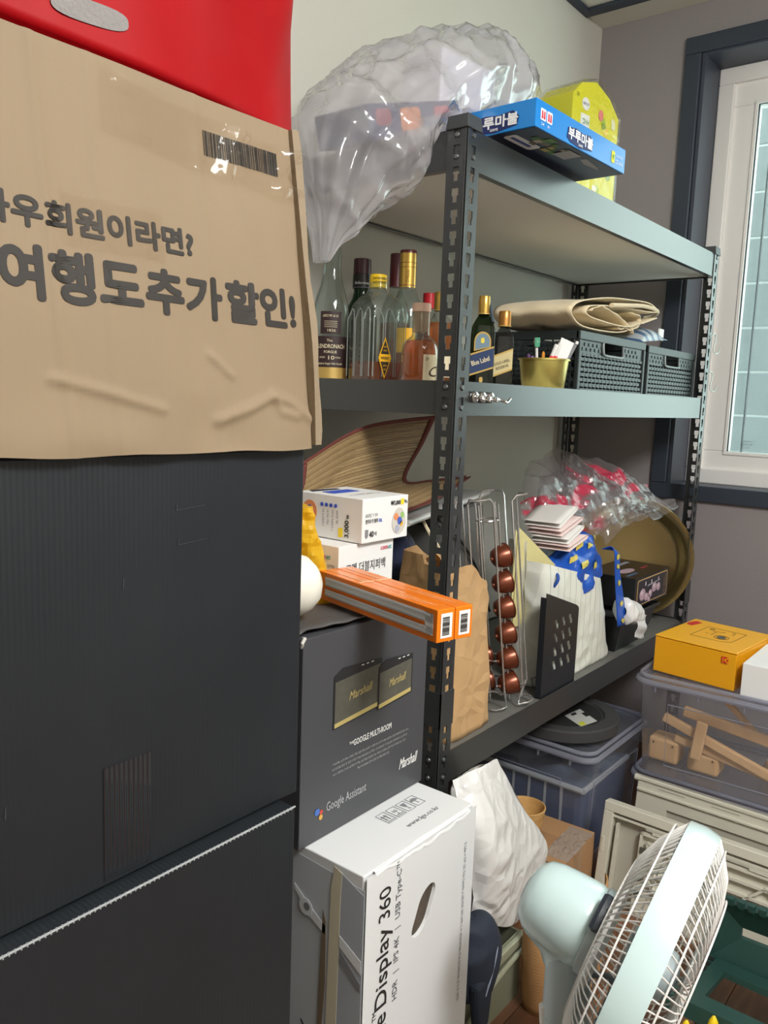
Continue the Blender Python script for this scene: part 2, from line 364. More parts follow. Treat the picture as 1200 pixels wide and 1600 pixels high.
F = fmat('-x', (1.829, -.045, 1.152))
for q, w_ in enumerate((.040, .034, .026)):
    text(win, 'glass_mark', '~', .009, mat('mark_ink', (70, 85, 90)), F, 0, .010 - .011 * q, width=w_)
# neighbouring block wall seen through the pane, ends before the open sky
BLK = [mat('block_%d' % i, c, rough=.9, var=.4, vscale=9, dark=.95, bump=.3, bscale=60) for i, c in enumerate(((132, 138, 141), (126, 132, 135), (138, 144, 146)))]
nb = bpy.data.objects.new('wall_outside', None); COL.objects.link(nb); structure(nb)
rbox((2.64, -.32, -1), (2.9, 3.0, 4.6)).build('mortar', mat('mortar_joint', (214, 218, 218), rough=.9), nb)
for r in range(12):
    z = 0.663 + r * .197
    for c in range(3):
        y = -.32 + c * 1.2 - (r % 2) * .2
        rbox((2.634, max(y, -.32) + .005, z + .005), (2.645, y + 1.195, z + .192)).build('block', BLK[(r * 3 + c * 5) % 3], nb, bevel=.003, seg=1)

# ================================================================== shelving unit
PAINT = mat('charcoal_paint', (40, 43, 45), rough=0.30, spec=0.8, bump=0.015, bscale=260, coat=0.35)
MATS['charcoal_paint'].node_tree.nodes['Principled BSDF'].inputs['Coat Roughness'].default_value = 0.3
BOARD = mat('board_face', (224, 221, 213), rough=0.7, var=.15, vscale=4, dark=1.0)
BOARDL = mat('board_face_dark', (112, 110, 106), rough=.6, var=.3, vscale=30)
SL, SD, PW, PT = 1.52, 0.50, 0.045, 0.002
shelf = thing('shelving_unit', 'tall charcoal metal shelving unit with keyhole posts and pale boards against the wall', 'shelf', (0, 0, 0))
def flange(mb, org, d, n):
    """strip with keyhole slots: org the corner line, d along the flange, n inwards"""
    d, n = Vector(d), Vector(n)
    def rect(s0, s1, z0, z1):
        a = Vector(org) + d * s0; b = Vector(org) + d * s1; t = n * PT
        p = [a, b, b + t, a + t]; mb.hexa([q + Vector((0, 0, z0)) for q in p], [q + Vector((0, 0, z1)) for q in p])
    hc, uw, lw = .0225, .0075, .0048
    zt = 1.79; zs = [1.775 - .039 * k for k in range(45)]; rect(0, hc - uw, 0, zt); rect(hc + uw, PW, 0, zt)
    top = zt
    for z in zs:
        rect(hc - uw, hc + uw, z + .013, top); rect(hc - uw, hc - lw, z - .013, z - .001); rect(hc + lw, hc + uw, z - .013, z - .001); top = z - .013
        rect(hc - uw, hc - .006, z - .003, z - .001); rect(hc + .006, hc + uw, z - .003, z - .001)
    rect(hc - uw, hc + uw, 0, top)
for cx, cy, sx, sy in ((0, 0, 1, 1), (SL, 0, -1, 1), (0, SD, 1, -1), (SL, SD, -1, -1)):
    p = MB(); flange(p, (cx, cy, 0), (sx, 0, 0), (0, sy, 0)); flange(p, (cx, cy, 0), (0, sy, 0), (sx, 0, 0))
    # rounded outer fold
    p.tube([(cx + sx * .0035, cy + sy * .0035, 0), (cx + sx * .0035, cy + sy * .0035, 1.79)], .0042, 10)
    po = p.build('post', PAINT, shelf)
    c = MB(); x0, x1 = sorted((cx - sx * .004, cx + sx * .048)); y0, y1 = sorted((cy - sy * .004, cy + sy * .048))
    c.hexa([(x0, y0, 1.777), (x1, y0, 1.777), (x1, y1, 1.777), (x0, y1, 1.777)], [(x0 + .003, y0 + .003, 1.803), (x1 - .003, y0 + .003, 1.803), (x1 - .003, y1 - .003, 1.803), (x0 + .003, y1 - .003, 1.803)])
    c.build('post_cap', mat('cap_plastic', (62, 66, 68), rough=.45), po, bevel=.002)
    s = MB(); x0, x1 = sorted((cx - sx * .002, cx + sx * .0465)); y0, y1 = sorted((cy - sy * .002, cy + sy * .0465))
    if sy > 0: s.box((x0, cy - .002, .607), (x1, cy + .0005, .682))
    else: s.box((x0, cy - .0005, .607), (x1, cy + .002, .682))
    xa = cx - .002 if sx > 0 else cx - .0005
    s.box((xa, y0, .607), (xa + .0025, y1, .682)); s.build('joint_sleeve', PAINT, po)
    foot = MB().box((min(cx, cx + sx * .05), min(cy, cy + sy * .05), 0), (max(cx, cx + sx * .05), max(cy, cy + sy * .05), .012)); foot.build('foot', mat('cap_plastic', (62, 66, 68)), po)
TIERS = ((1.7085, 1.779), (1.2475, 1.3125), (.477, .545))
for z0, z1 in TIERS:
    for y, s in ((.0025, 1), (SD - .0025, -1)):
        b = MB(); ya, yb = sorted((y, y + s * .0018)); b.box((.004, ya, z0), (SL - .004, yb, z1))
        ya, yb = sorted((y, y + s * .016)); b.box((.004, ya, z0 - .0015), (SL - .004, yb, z0)); b.build('long_beam', PAINT, shelf)
    for x, s in ((.0025, 1), (SL - .0025, -1)):
        b = MB(); xa, xb = sorted((x, x + s * .0018)); b.box((xa, .004, z0), (xb, SD - .004, z1))
        xa, xb = sorted((x, x + s * .016)); b.box((xa, .004, z0 - .0015), (xb, SD - .004, z0)); b.build('end_beam', PAINT, shelf)
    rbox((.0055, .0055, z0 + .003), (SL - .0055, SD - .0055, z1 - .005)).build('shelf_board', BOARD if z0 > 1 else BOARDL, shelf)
    if z0 > 1.5: rbox((.03, .034, z1 - .0049), (SL - .03, SD - .03, z1 + .0105)).build('shelf_board', BOARD, shelf)
    for z in (z1 - .004, z1 - .043):
        for cx, sx in ((0, 1), (SL, -1)):
            hx = cx + sx * .0225
            MB().lathe([(.0, -.0025), (.004, -.0022), (.0052, 0), (.0052, .003)], 10, Matrix.Translation((hx, -.0005, z - .008)) @ Matrix.Rotation(PI / 2, 4, 'X') @ Matrix.Rotation(PI, 4, 'X')).build('rivet', mat('rivet_steel', (120, 124, 124), rough=.35, metal=.7), shelf, smooth=True)
        MB().lathe([(.0, -.0025), (.004, -.0022), (.0052, 0), (.0052, .003)], 10, Matrix.Translation((-.0005, .0225, z - .008)) @ Matrix.Rotation(PI / 2, 4, 'Y')).build('rivet', mat('rivet_steel', (120, 124, 124)), shelf, smooth=True)
TOPZ, MIDZ, LOWZ = 1.7895, 1.3075, .540
# ================================================================== boxes at the left
BLACKP = ribbed('black_corrugated_plastic', (30, 34, 38), 0, .0052, rough=.42, strength=.10, spec=.45, var=.08)
BYF = -0.25
lb = thing('storage_box', 'black corrugated plastic box at the bottom of the stack with a bright upper edge', 'box', (-1.0, BYF - .022, 0), group='black plastic boxes')
rbox((-.55, 0, 0), (.305, .42, .806)).build('body', BLACKP, lb, bevel=.002)
e = MB()
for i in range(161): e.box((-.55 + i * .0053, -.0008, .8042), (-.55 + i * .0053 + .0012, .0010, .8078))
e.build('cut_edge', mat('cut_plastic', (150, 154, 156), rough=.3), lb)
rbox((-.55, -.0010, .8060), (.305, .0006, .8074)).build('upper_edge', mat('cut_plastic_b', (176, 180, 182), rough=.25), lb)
ub = thing('storage_box', 'upper black corrugated plastic box with glossy tape, under the cardboard box', 'box', (-1.0, BYF, .8078), group='black plastic boxes')
rbox((-.55, 0, 0), (.330, .40, .408)).build('body', BLACKP, ub, bevel=.002)
F = fmat('-y', (0, 0, 0))
tp = ribbed('glossy_tape', (32, 35, 40), 0, .0052, rough=.14, strength=.9, spec=.9)
patch(ub, 'tape', tp, F, .073, .006, .125, .118, off=.0004)
DENT = mat('dented_plastic', (62, 68, 71), rough=.35)
for x, z in ((-.035, .275), (-.031, .18), (.095, .285), (-.02, .105), (-.04, .36)):
    poly(ub, 'dent', DENT, F, [(x, z), (x + .0012, z + .001), (x + .0016, z + .012), (x + .0006, z + .009)])
for x, z in ((.155, .352), (.157, .318)):
    poly(ub, 'slot_mark', DENT, F, [(x, z), (x + .035, z + .003), (x + .035, z + .0034), (x + .0008, z + .0006), (x + .0008, z + .006), (x, z + .006)])
# ---- cardboard box on top: slightly leaning front, crushed lower edge
KRAFT = mat('kraft_board', (132, 114, 90), rough=.75, var=.22, vscale=5, dark=1.0, bump=.18, bscale=22, stretch=(2.6, 2.6, .5))
cb = thing('cardboard_box', 'large brown cardboard box with bold dark lettering on top of the black boxes', 'box', (-1.0, BYF, 1.2165))
CW0, CW1, CH = -.55, .330, .342
CREASES = (([(.20, .030), (.24, .042), (.275, .056), (.30, .050), (.335, .030)], .004, .005), ([(.275, .056), (.285, .040), (.31, .034)], .003, .004), ([(.03, .064), (.075, .055), (.135, .040)], .003, .004), ([(.195, .094), (.222, .074)], .003, .003), ([(.045, .0), (.040, .12), (.034, .34)], .0022, .004), ([(.205, .0), (.200, .34)], .0014, .005), ([(.262, .06), (.255, .30)], .0012, .004), ([(.09, .0), (.085, .34)], .001, .004))
def segd(x, z, p, q):
    dx, dz = q[0] - p[0], q[1] - p[1]; t = max(0, min(1, ((x - p[0]) * dx + (z - p[1]) * dz) / (dx * dx + dz * dz))); return math.hypot(x - p[0] - t * dx, z - p[1] - t * dz)
def cfront(u, v):
    x = lerp(CW0, CW1, u); z = v * CH
    y = -.012 + .045 * v + .003 * noise.noise((x * 6, z * 9, 3)) + .0012 * math.sin(x * 41) * (1 - v * .5)
    if v < .16: y += (.16 - v) * .05 * noise.noise((x * 14, z * 20, 8))
    for pts, amp, w in CREASES:
        dm_ = min(segd(x, z, p, q) for p, q in zip(pts[:-1], pts[1:]))
        if dm_ < w * 3: y -= amp * math.exp(-(dm_ / w) ** 2)
    z += (.006 * noise.noise((x * 9, 0, 1)) if v < .02 else 0)
    return (x, y, z)
m = MB(); nu, nv = 240, 100; m.grid(cfront, nu, nv)
fr_ = m.build('front_panel', KRAFT, cb, smooth='all')
m = MB().box((CW0, .05, .002), (CW1 - .004, .38, CH - .002)); m.build('body', KRAFT, cb, bevel=.004)
# torn side flap at the front corner
fl_ = curve([(CW1 + .001, -.016, .004), (CW1, -.010, .1), (CW1 - .001, .006, .2), (CW1 - .002, .028, .342)], 14)
m = MB()
for i in range(13):
    a, b = fl_[i], fl_[i + 1]; w = lambda k: .007 + .002 * math.sin(k * 1.3) + (.003 if k > 11 else 0)
    m.hexa([a, a + Vector((w(i), -.002, 0)), a + Vector((w(i), .05, 0)), a + Vector((0, .05, 0))], [b, b + Vector((w(i + 1), -.002, 0)), b + Vector((w(i + 1), .05, 0)), b + Vector((0, .05, 0))])
m.build('corner_flap', mat('kraft_edge', (132, 116, 94), rough=.8, bump=.3, bscale=90), cb)
def onfront(me_obj, off=.0003):
    for v in me_obj.data.vertices:
        u = (v.co.x - CW0) / (CW1 - CW0); w = v.co.z / CH; p = cfront(u, w); v.co.y = p[1] - off - max(0, -v.co.y - .00065)
INK = mat('box_print', (38, 33, 28), rough=.7)
F = fmat('-y', (0, 0, 0))
for s, size, x, z, wd, b in (('와우회원이라면?', .0265, -.022, .1870, .205, .042), ('여행도', .0455, -.010, .1315, .128, .044), ('추가', .0425, .125, .1320, .087, .044), ('할인!', .0430, .220, .1325, .094, .044)):
    def bend(t):
        bm = bmesh.new(); bm.from_mesh(t.data); bmesh.ops.subdivide_edges(bm, edges=[e_ for e_ in bm.edges if e_.calc_length() > .007], cuts=2, use_grid_fill=False); bm.to_mesh(t.data); bm.free()
        onfront(t)
    text(cb, 'lettering', s, size, INK, F, x, z, bold=b, width=wd, after=bend)
bars = MB(); x = .209; random.seed(3)
while x < .306:
    w = random.choice((.0006, .0006, .0012, .0018)); zt = .3105 + (x - .209) * .01
    ya, yb2 = (cfront((x - CW0) / (CW1 - CW0), zz / CH)[1] - .0009 for zz in (zt - .024, zt))
    bars.hexa([(x, ya, zt - .024), (x + w, ya, zt - .024), (x + w, ya + .0006, zt - .024), (x, ya + .0006, zt - .024)], [(x, yb2, zt), (x + w, yb2, zt), (x + w, yb2 + .0006, zt), (x, yb2 + .0006, zt)])
    x += w + random.choice((.0006, .0009, .0014))
bars.build('barcode', INK, cb)
# clear packing tape over the corner
def tape(u, v):
    x = lerp(.095, CW1 + .012, u); zc = .298 - .006 * u + .01 * (1 - u) ** 3; z = zc + (v - .5) * .056; uu = min((x - CW0) / (CW1 - CW0), 1)
    p = cfront(uu, min(max(z / CH, 0), 1)); return (x, p[1] - .0035 - .003 * abs(noise.noise((x * 30, z * 40, 5))) - (.02 * max(0, u - .7) * math.sin(v * 9)) - .0055 * (u > .3) * min(1, (u - .3) * 4) * max(0, math.sin((x - (z - zc) * .5) * 85)) ** 2, z)
MB().grid(tape, 40, 14).build('packing_tape', clear('tape_film', (254, 252, 249), haze=.01, rough=.08, gloss=1.3, bump=.25, bscale=25), cb, smooth='all')
def tape2(u, v):
    x = lerp(.05, .15, u); z = lerp(.175, .22, v); p = cfront((x - CW0) / (CW1 - CW0), z / CH); return (x, p[1] - .003 - .0015 * abs(noise.noise((x * 50, z * 60, 2))), z)
MB().grid(tape2, 16, 8).build('packing_tape', clear('tape_film', (250, 246, 238)), cb, smooth='all')
# ---- red plastic bag lying on the cardboard box
RED = mat('red_vinyl', (152, 0, 9), rough=.5, spec=.18, var=.35, vscale=7, dark=.75, bump=.12, bscale=18)
rb = thing('plastic_bag', 'glossy red plastic carrier bag with a die-cut handle on the cardboard box', 'bag', (-1.0, -.25, 1.5600))
def red(u, v):
    a = u * 2 * PI; zz = v
    top = .33; ex = 3.2
    ca, sa = math.cos(a), math.sin(a)
    r = (abs(ca) ** ex + abs(sa) ** ex) ** (-1 / ex)
    wob = 1 - .10 * max(0, zz - .5)
    x = -.035 + ca * r * .435 * wob; y = .150 + sa * r * (.110 - .015 * zz) * 1.0; z = .006 + zz * top
    c = crease((x * 1.0, y, z * .5), 9, .012) * (.25 + 1.4 * max(0, ca) ** 3) + .008 * noise.noise((x * 5, z * 6, 1))
    return (x + ca * c, y + sa * c * 1.3, z)
m = MB(); m.grid(red, 120, 36, wrapu=True); n = len(m.v)
m.f.append(tuple(i * 36 for i in range(120))[::-1])
m.build('bag_film', RED, rb, smooth='all')
def redfront(x, z):
    v = min(max((z - .006) / .33, 0), 1); best = min((Vector(red(.55 + .4 * k / 160, v)) for k in range(161)), key=lambda q: abs(q.x - x)); return best.y
def hole(u, v):   # oval opening that follows the film, grey felt showing behind it
    a = u * 2 * PI; ex = 3.0; ca, sa = math.cos(a), math.sin(a); R = (abs(ca) ** ex + abs(sa) ** ex) ** (-1 / ex)
    x = .097 + v * R * ca * .038; z = .036 + v * R * sa * .010 + (x - .097) * .10; return (x, redfront(x, z) - .0012, z)
MB().grid(hole, 36, 5, wrapu=True).build('handle_hole', mat('grey_felt', (128, 124, 122), rough=.95, bump=.5, bscale=220), rb, smooth='all')

# ================================================================== monitor box, speaker box and what lies on them
MX0, MX1, MY0, MZ = -.493, -.205, -.220, .600
WCARD = mat('white_coated_card', (226, 227, 228), rough=.38, spec=.5, bump=.03, bscale=12)
mb_ = thing('monitor_box', 'tall white cardboard monitor box with sideways black lettering and an oval hand hole', 'box', (MX0, MY0, 0))
MWD, MDP = MX1 - MX0, .42
m = MB(); hx, hz, hw, hh = .145, .480, .021, .030
# front panel with an oval hand hole
def stad(n=10):
    pts = []
    for k in range(n + 1): a = PI * k / n; pts.append((hx + hw * math.cos(a), hz + .016 + hw * math.sin(a)))
    for k in range(n + 1): a = PI + PI * k / n; pts.append((hx + hw * math.cos(a), hz - .016 + hw * math.sin(a)))
    return [(x + (z - hz) * .45, z) for x, z in pts]
st = stad(); N_ = len(st)
outer = []
for x, z in st:
    a = math.atan2(z - hz, x - hx); t = 1e9
    for lim, c in (((MWD - hx), math.cos(a)), (-hx, math.cos(a))):
        if c * lim > 1e-9: t = min(t, lim / c)
    for lim, c in (((MZ - hz), math.sin(a)), (-hz, math.sin(a))):
        if c * lim > 1e-9: t = min(t, lim / c)
    outer.append((hx + t * math.cos(a), hz + t * math.sin(a)))
vs = [(x, 0, z) for x, z in st] + [(x, 0, z) for x, z in outer] + [(x, .006, z) for x, z in st]
fs = [(i, (i + 1) % N_, N_ + (i + 1) % N_, N_ + i) for i in range(N_)] + [(i, 2 * N_ + i, 2 * N_ + (i + 1) % N_, (i + 1) % N_) for i in range(N_)]
m.add(vs, fs)
cor = {(0, 0): (0, 0, 0), (1, 0): (MWD, 0, 0), (1, 1): (MWD, 0, MZ), (0, 1): (0, 0, MZ)}
for i in range(N_):  # fill the four corners
    p, q = outer[i], outer[(i + 1) % N_]
    onx = lambda P: abs(P[0]) < 1e-6 or abs(P[0] - MWD) < 1e-6
    if onx(p) != onx(q):
        cx = p[0] if onx(p) else q[0]; cz = q[1] if onx(p) else p[1]; m.add([(p[0], 0, p[1]), (q[0], 0, q[1]), (cx, 0, cz)], [(0, 1, 2)])
m.build('front_panel', WCARD, mb_)
rbox((.0005, .0065, 0), (MWD - .0005, MDP, MZ)).build('body', WCARD, mb_, bevel=.002)
rbox((hx - .04, .0068 - .0006, hz - .05), (hx + .05, .0068, hz + .05)).build('hand_hole_inside', mat('hole_inside_shaded', (92, 80, 68), rough=.9, var=.9, vscale=26, dark=.5), mb_)  # brown interior, with the recess shade painted into its dark mottling
F = fmat('-y', (0, 0, 0)); R90 = PI / 2
text(mb_, 'lettering', 'UltraFine', .040, BLACKINK, F, .055, .208, ang=R90, bold=.006, width=.150)
text(mb_, 'lettering', 'Display', .040, BLACKINK, F, .055, .370, ang=R90, bold=.006, width=.128)
text(mb_, 'lettering', '360', .038, BLACKINK, F, .056, .512, ang=R90, width=.052)
text(mb_, 'lettering', 'TM', .012, BLACKINK, F, .031, .359, ang=R90)
text(mb_, 'lettering', 'HDR   |   IPS 4K   |   USB Type-C\u2122', .0165, mat('mid_ink', (92, 92, 96)), F, .081, .365, ang=R90, width=.228)
text(mb_, 'fine_print', '~', .0095, GREYINK, F, .262, .255, ang=R90, width=.290)
T_ = fmat('top', (0, 0, MZ))
for k in range(4):
    x = .140 + k * .026; z = .0705 - k * .0; 
    for a, b in (((x, z), (x + .021, z + .0008)), ((x, z + .029), (x + .021, z + .0298)), ((x, z), (x + .0008, z + .0298)), ((x + .0202, z), (x + .021, z + .0298))):
        patch(mb_, 'handling_mark', GREYINK, T_, a[0], a[1], b[0], b[1])
    if k == 0:
        for q in (.005, .012): poly(mb_, 'handling_mark', GREYINK, T_, [(x + q, z + .007), (x + q + .002, z + .007), (x + q + .002, z + .018), (x + q + .004, z + .018), (x + q + .001, z + .024), (x + q - .002, z + .018), (x + q, z + .018)])
        patch(mb_, 'handling_mark', GREYINK, T_, x + .003, z + .003, x + .018, z + .0045)
    elif k == 1:
        text(mb_, 'handling_mark', '10', .011, GREYINK, T_, x + .004, z + .014)
        for q in (.003, .006): patch(mb_, 'handling_mark', GREYINK, T_, x + .003, z + q, x + .018, z + q + .0012)
        poly(mb_, 'handling_mark', GREYINK, T_, [(x + .009, z + .008), (x + .012, z + .008), (x + .0105, z + .012)])
    elif k == 2:
        poly(mb_, 'handling_mark', GREYINK, T_, [(x + .005, z + .024), (x + .016, z + .024), (x + .013, z + .014), (x + .0112, z + .012), (x + .0112, z + .006), (x + .015, z + .005), (x + .006, z + .005), (x + .0098, z + .006), (x + .0098, z + .012), (x + .008, z + .014)])
    else:
        poly(mb_, 'handling_mark', GREYINK, T_, [(x + .010 + .008 * math.cos(a * PI / 8), z + .015 + .008 * math.sin(a * PI / 8)) for a in range(9)])
        patch(mb_, 'handling_mark', GREYINK, T_, x + .0098, z + .006, x + .0108, z + .015)
text(mb_, 'lettering', 'www.lge.co.kr', .0135, GREYINK, T_, .152, .040, width=.085)
# crushed card edge along the top front
def cr(u, v):
    x = lerp(.02, MWD - .02, u); a = v * PI / 2; r = .006 + .006 * math.sin(u * PI) ** 2 + .002 * noise.noise((x * 40, 0, 0))
    return (x, -.0006 + r * (1 - math.sin(a)) * .9 - .0006, MZ + .0008 - r * (1 - math.cos(a)) * 1.5 * (.5 + abs(noise.noise((x * 22, 3, 0)))))
MB().grid(cr, 50, 5).build('crushed_edge', WCARD, mb_, smooth='all')
# printed photograph on the left side: a pale room with a strut of the stand
F = fmat('-x', (0, MDP, 0))
PR = {k: mat('print_' + k, c, rough=.4) for k, c in dict(room=(196, 202, 208), wall=(176, 182, 190), cream=(214, 206, 182), brown=(128, 112, 92), dark=(52, 56, 62), light=(228, 231, 234)).items()}
D_ = MDP  # photo u runs from the far edge (0) to the near corner (MDP)
poly(mb_, 'printed_photo', PR['room'], F, [(.18, .02), (MDP - .002, .02), (MDP - .002, MZ - .02), (.18, MZ - .008)], off=.0006)
poly(mb_, 'printed_photo', PR['wall'], F, [(MDP - .050, .02), (MDP - .003, .02), (MDP - .003, .572), (MDP - .05, .592)], off=.0011)
poly(mb_, 'printed_photo', PR['cream'], F, [(MDP - .075, .02), (MDP - .052, .02), (MDP - .047, .555), (MDP - .045, .590), (MDP - .060, .596), (MDP - .066, .56)], off=.0016)
poly(mb_, 'printed_photo', PR['brown'], F, [(MDP - .086, .30), (MDP - .079, .30), (MDP - .072, .40), (MDP - .074, .50), (MDP - .080, .52), (MDP - .083, .43)], off=.0021)
poly(mb_, 'printed_photo', PR['light'], F, [(MDP - .140, .536), (MDP - .105, .512), (MDP - .075, .494), (MDP - .075, .480), (MDP - .108, .496), (MDP - .140, .528)], off=.0021)
poly(mb_, 'printed_photo', PR['light'], F, [(MDP - .115 + .014 * math.cos(a), .508 + .014 * math.sin(a)) for a in [k * PI / 6 for k in range(12)]], off=.0026)
poly(mb_, 'printed_photo', GREYINK, F, [(MDP - .112 + .006 * math.cos(a), .510 + .006 * math.sin(a)) for a in [k * PI / 6 for k in range(12)]], off=.0031)
poly(mb_, 'printed_photo', PR['light'], F, [(MDP - .046, .492), (MDP - .004, .470), (MDP - .004, .450), (MDP - .046, .474)], off=.0021)
poly(mb_, 'printed_photo', GREYINK, F, [(MDP - .043, .468), (MDP - .004, .434), (MDP - .004, .42), (MDP - .045, .45)], off=.0021)
poly(mb_, 'printed_photo', PR['dark'], F, [(MDP - .130, .300), (MDP - .082, .290), (MDP - .082, .282), (MDP - .130, .290)], off=.0026)
poly(mb_, 'printed_photo', PR['dark'], F, [(MDP - .122, .318), (MDP - .117, .317), (MDP - .100, .293), (MDP - .106, .293)], off=.0026)
poly(mb_, 'printed_photo', GREYINK, F, [(MDP - .108, .280), (MDP - .082, .276), (MDP - .084, .245), (MDP - .100, .25)], off=.0026)

# ---- speaker box standing on the monitor box
SX0, SX1, SY0, SZ0, SZ1 = -.509, -.199, -.100, MZ + .0014, .926
sb = thing('speaker_box', 'dark grey speaker carton with printed amplifier picture on the white monitor box', 'box', (SX0, SY0, SZ0))
SW, SH = SX1 - SX0, SZ1 - SZ0
SGREY = mat('satin_grey_card', (72, 73, 77), rough=.42, spec=.45, var=.12, vscale=3, dark=1.0)
rbox((0, 0, 0), (SW, .27, SH)).build('carton', SGREY, sb, bevel=.0012)
F = fmat('-y', (0, 0, 0))
SPK = mat('print_speaker', (94, 92, 82), rough=.5, var=.6, vscale=60); GOLDI = mat('gold_ink', (190, 172, 110), rough=.45); DK = mat('print_black', (40, 40, 42), rough=.45)
for x0, z0, w, h, o in ((.068, .168, .115, .085, 0), (.174, .170, .092, .072, .0012)):
    poly(sb, 'printed_speaker', DK, F, [(x0, z0), (x0 + w, z0 + .008), (x0 + w, z0 + h + .004), (x0 + .02, z0 + h + .010), (x0, z0 + h)], off=.0006 + o)
    poly(sb, 'printed_speaker', SPK, F, [(x0 + .003, z0 + .009), (x0 + w - .003, z0 + .017), (x0 + w - .003, z0 + h - .004), (x0 + .003, z0 + h - .010)], off=.001 + o)
    poly(sb, 'printed_speaker', GOLDI, F, [(x0 + .003, z0 + .002), (x0 + w - .003, z0 + .010), (x0 + w - .003, z0 + .017), (x0 + .003, z0 + .009)], off=.001 + o)
    text(sb, 'printed_speaker', 'Marshall', .019, GOLDI, F, x0 + w * .30, z0 + h * .45, ang=.08, shear=.4, width=w * .5, off=.0016 + o)
    for q in range(3): patch(sb, 'printed_speaker', WHITEINK, F, x0 + w * .55 + q * .012, z0 + h + .003, x0 + w * .55 + q * .012 + .006, z0 + h + .0045, off=.0014 + o)
text(sb, 'lettering', 'GOOGLE MULTI-ROOM', .014, WHITEINK, F, .118, .128, bold=.015, width=.096)
text(sb, 'lettering', 'THE', .006, WHITEINK, F, .108, .132)
for k, (l, x, w) in enumerate((('Want to fill your home with sound? Start any Google Home device', .070, .192), ('streaming your favourite songs room by room with one tap of', .070, .190), ('Google Home app. Simply say it and the speakers play together', .072, .184), ('seamlessly all around the house', .130, .080))):
    text(sb, 'fine_print', '~', .0055, mat('pale_ink', (175, 176, 178)), F, x, .110 - k * .0085, width=w)
text(sb, 'lettering', 'Marshall', .026, WHITEINK, F, .240, .045, shear=.4, width=.052, bold=.01)
text(sb, 'lettering', 'Google Assistant', .021, mat('pale_ink', (175, 176, 178)), F, .058, .040, width=.095)
for x, z, r, c in ((.038, .047, .0055, (70, 110, 190)), (.047, .044, .0036, (200, 70, 60)), (.046, .036, .0042, (215, 165, 70))):
    poly(sb, 'printed_dots', mat('dot_%d' % c[0], c), F, [(x + r * math.cos(k * PI / 8), z + r * math.sin(k * PI / 8)) for k in range(16)])
def flap(u, v): return (lerp(-.002, .20, u), lerp(.005, .14, v) + .006 * math.sin(u * 9), SH + .003 + .012 * u * (1 - u) + .006 * (1 - v) * (1 - .6 * u) + .003 * noise.noise((u * 6, v * 5, 0)))
MB().grid(flap, 24, 12).build('lid_flap', mat('dark_card', (78, 76, 76), rough=.6, bump=.3, bscale=40), sb, smooth='all', thick=.002)
MB().tube([(.001, .004, SH - .012), (-.002, .0, SH - .004), (.003, .0, SH + .002), (.006, .006, SH)], .0028, 6).build('torn_corner', mat('torn_card', (205, 202, 196), rough=.9), sb, smooth=True)

# ---- two orange lamp cartons shrink-wrapped side by side
ORG = mat('orange_card', (238, 124, 20), rough=.3, spec=.5, coat=.3); TUBEP = mat('silver_print', (216, 217, 219), rough=.35); TUBED = mat('silver_print_dark', (172, 174, 178), rough=.4); ORD = mat('orange_print', (208, 96, 14), rough=.4)
for k, lab in enumerate(('orange lamp carton printed with a silver tube, overhanging the speaker box', 'orange lamp carton behind its twin, next to the white bag boxes')):
    o = thing('lamp_carton', lab, 'box', (-.4270 + k * .0335 * math.cos(-.235), -.2745 - k * .0335 * math.sin(.235) * -1 * -1 + (0.0), .9265), -.235, group='orange lamp cartons')
    o.location = (-.4270 + k * .0340 * math.cos(.235), -.2745 - k * .0340 * math.sin(.235), .9420)
    o.rotation_euler = (math.radians(-0.0), 0, -.235)
    rbox((0, 0, 0), (.0325, .295, .047)).build('carton', ORG, o, bevel=.0012)
    Fe = fmat('-y', (0, 0, 0)); Fx = fmat('-x', (0, .295, 0)); Ft = fmat('top', (0, 0, .047))
    patch(o, 'barcode_label', WHITEINK, Fe, .006, .006, .027, .041)
    b = MB(); z = .010; random.seed(5)
    while z < .036:
        h = random.choice((.0005, .0008, .0013)); b.prism([(.009, z), (.022, z), (.022, z + h), (.009, z + h)], .0012, .0016, Fe); z += h + random.choice((.0005, .0009))
    b.build('barcode', BLACKINK, o)
    if k == 0:
        pts = [(.285, .030)] ; U = lambda x0, z0, x1, z1, mm, of: patch(o, 'printed_tube', mm, Fx, x0, z0, x1, z1, off=of)
        U(.02, .026, .287, .040, TUBEP, .0006); U(.02, .009, .287, .020, TUBEP, .0006); U(.27, .009, .287, .040, TUBEP, .0006)
        U(.02, .035, .280, .038, mat('silver_print_light', (206, 208, 210), rough=.3), .001); U(.02, .0165, .272, .0185, mat('silver_print_light', (206, 208, 210)), .001); U(.02, .026, .268, .0285, TUBED, .001); U(.02, .009, .286, .0115, TUBED, .001)
        U(.02, .021, .265, .0225, ORD, .001)
    for q, (l, y, w) in enumerate((('LED MODULE 25W', .03, .085), ('220V 60Hz 5700K  36 x 500 mm', .02, .08), ('추가 할인 회원 여행도 이라면', .10, .10))):
        text(o, 'lettering', '~', .006, mat('cream_ink', (246, 214, 170)), Ft, .010 + q * .007, y, ang=PI / 2, width=w)
    patch(o, 'band', mat('cream_ink', (246, 214, 170)), Ft, .002, .185, .031, .188)
    patch(o, 'band', mat('cream_ink', (246, 214, 170)), Ft, .013, .19, .0145, .29)
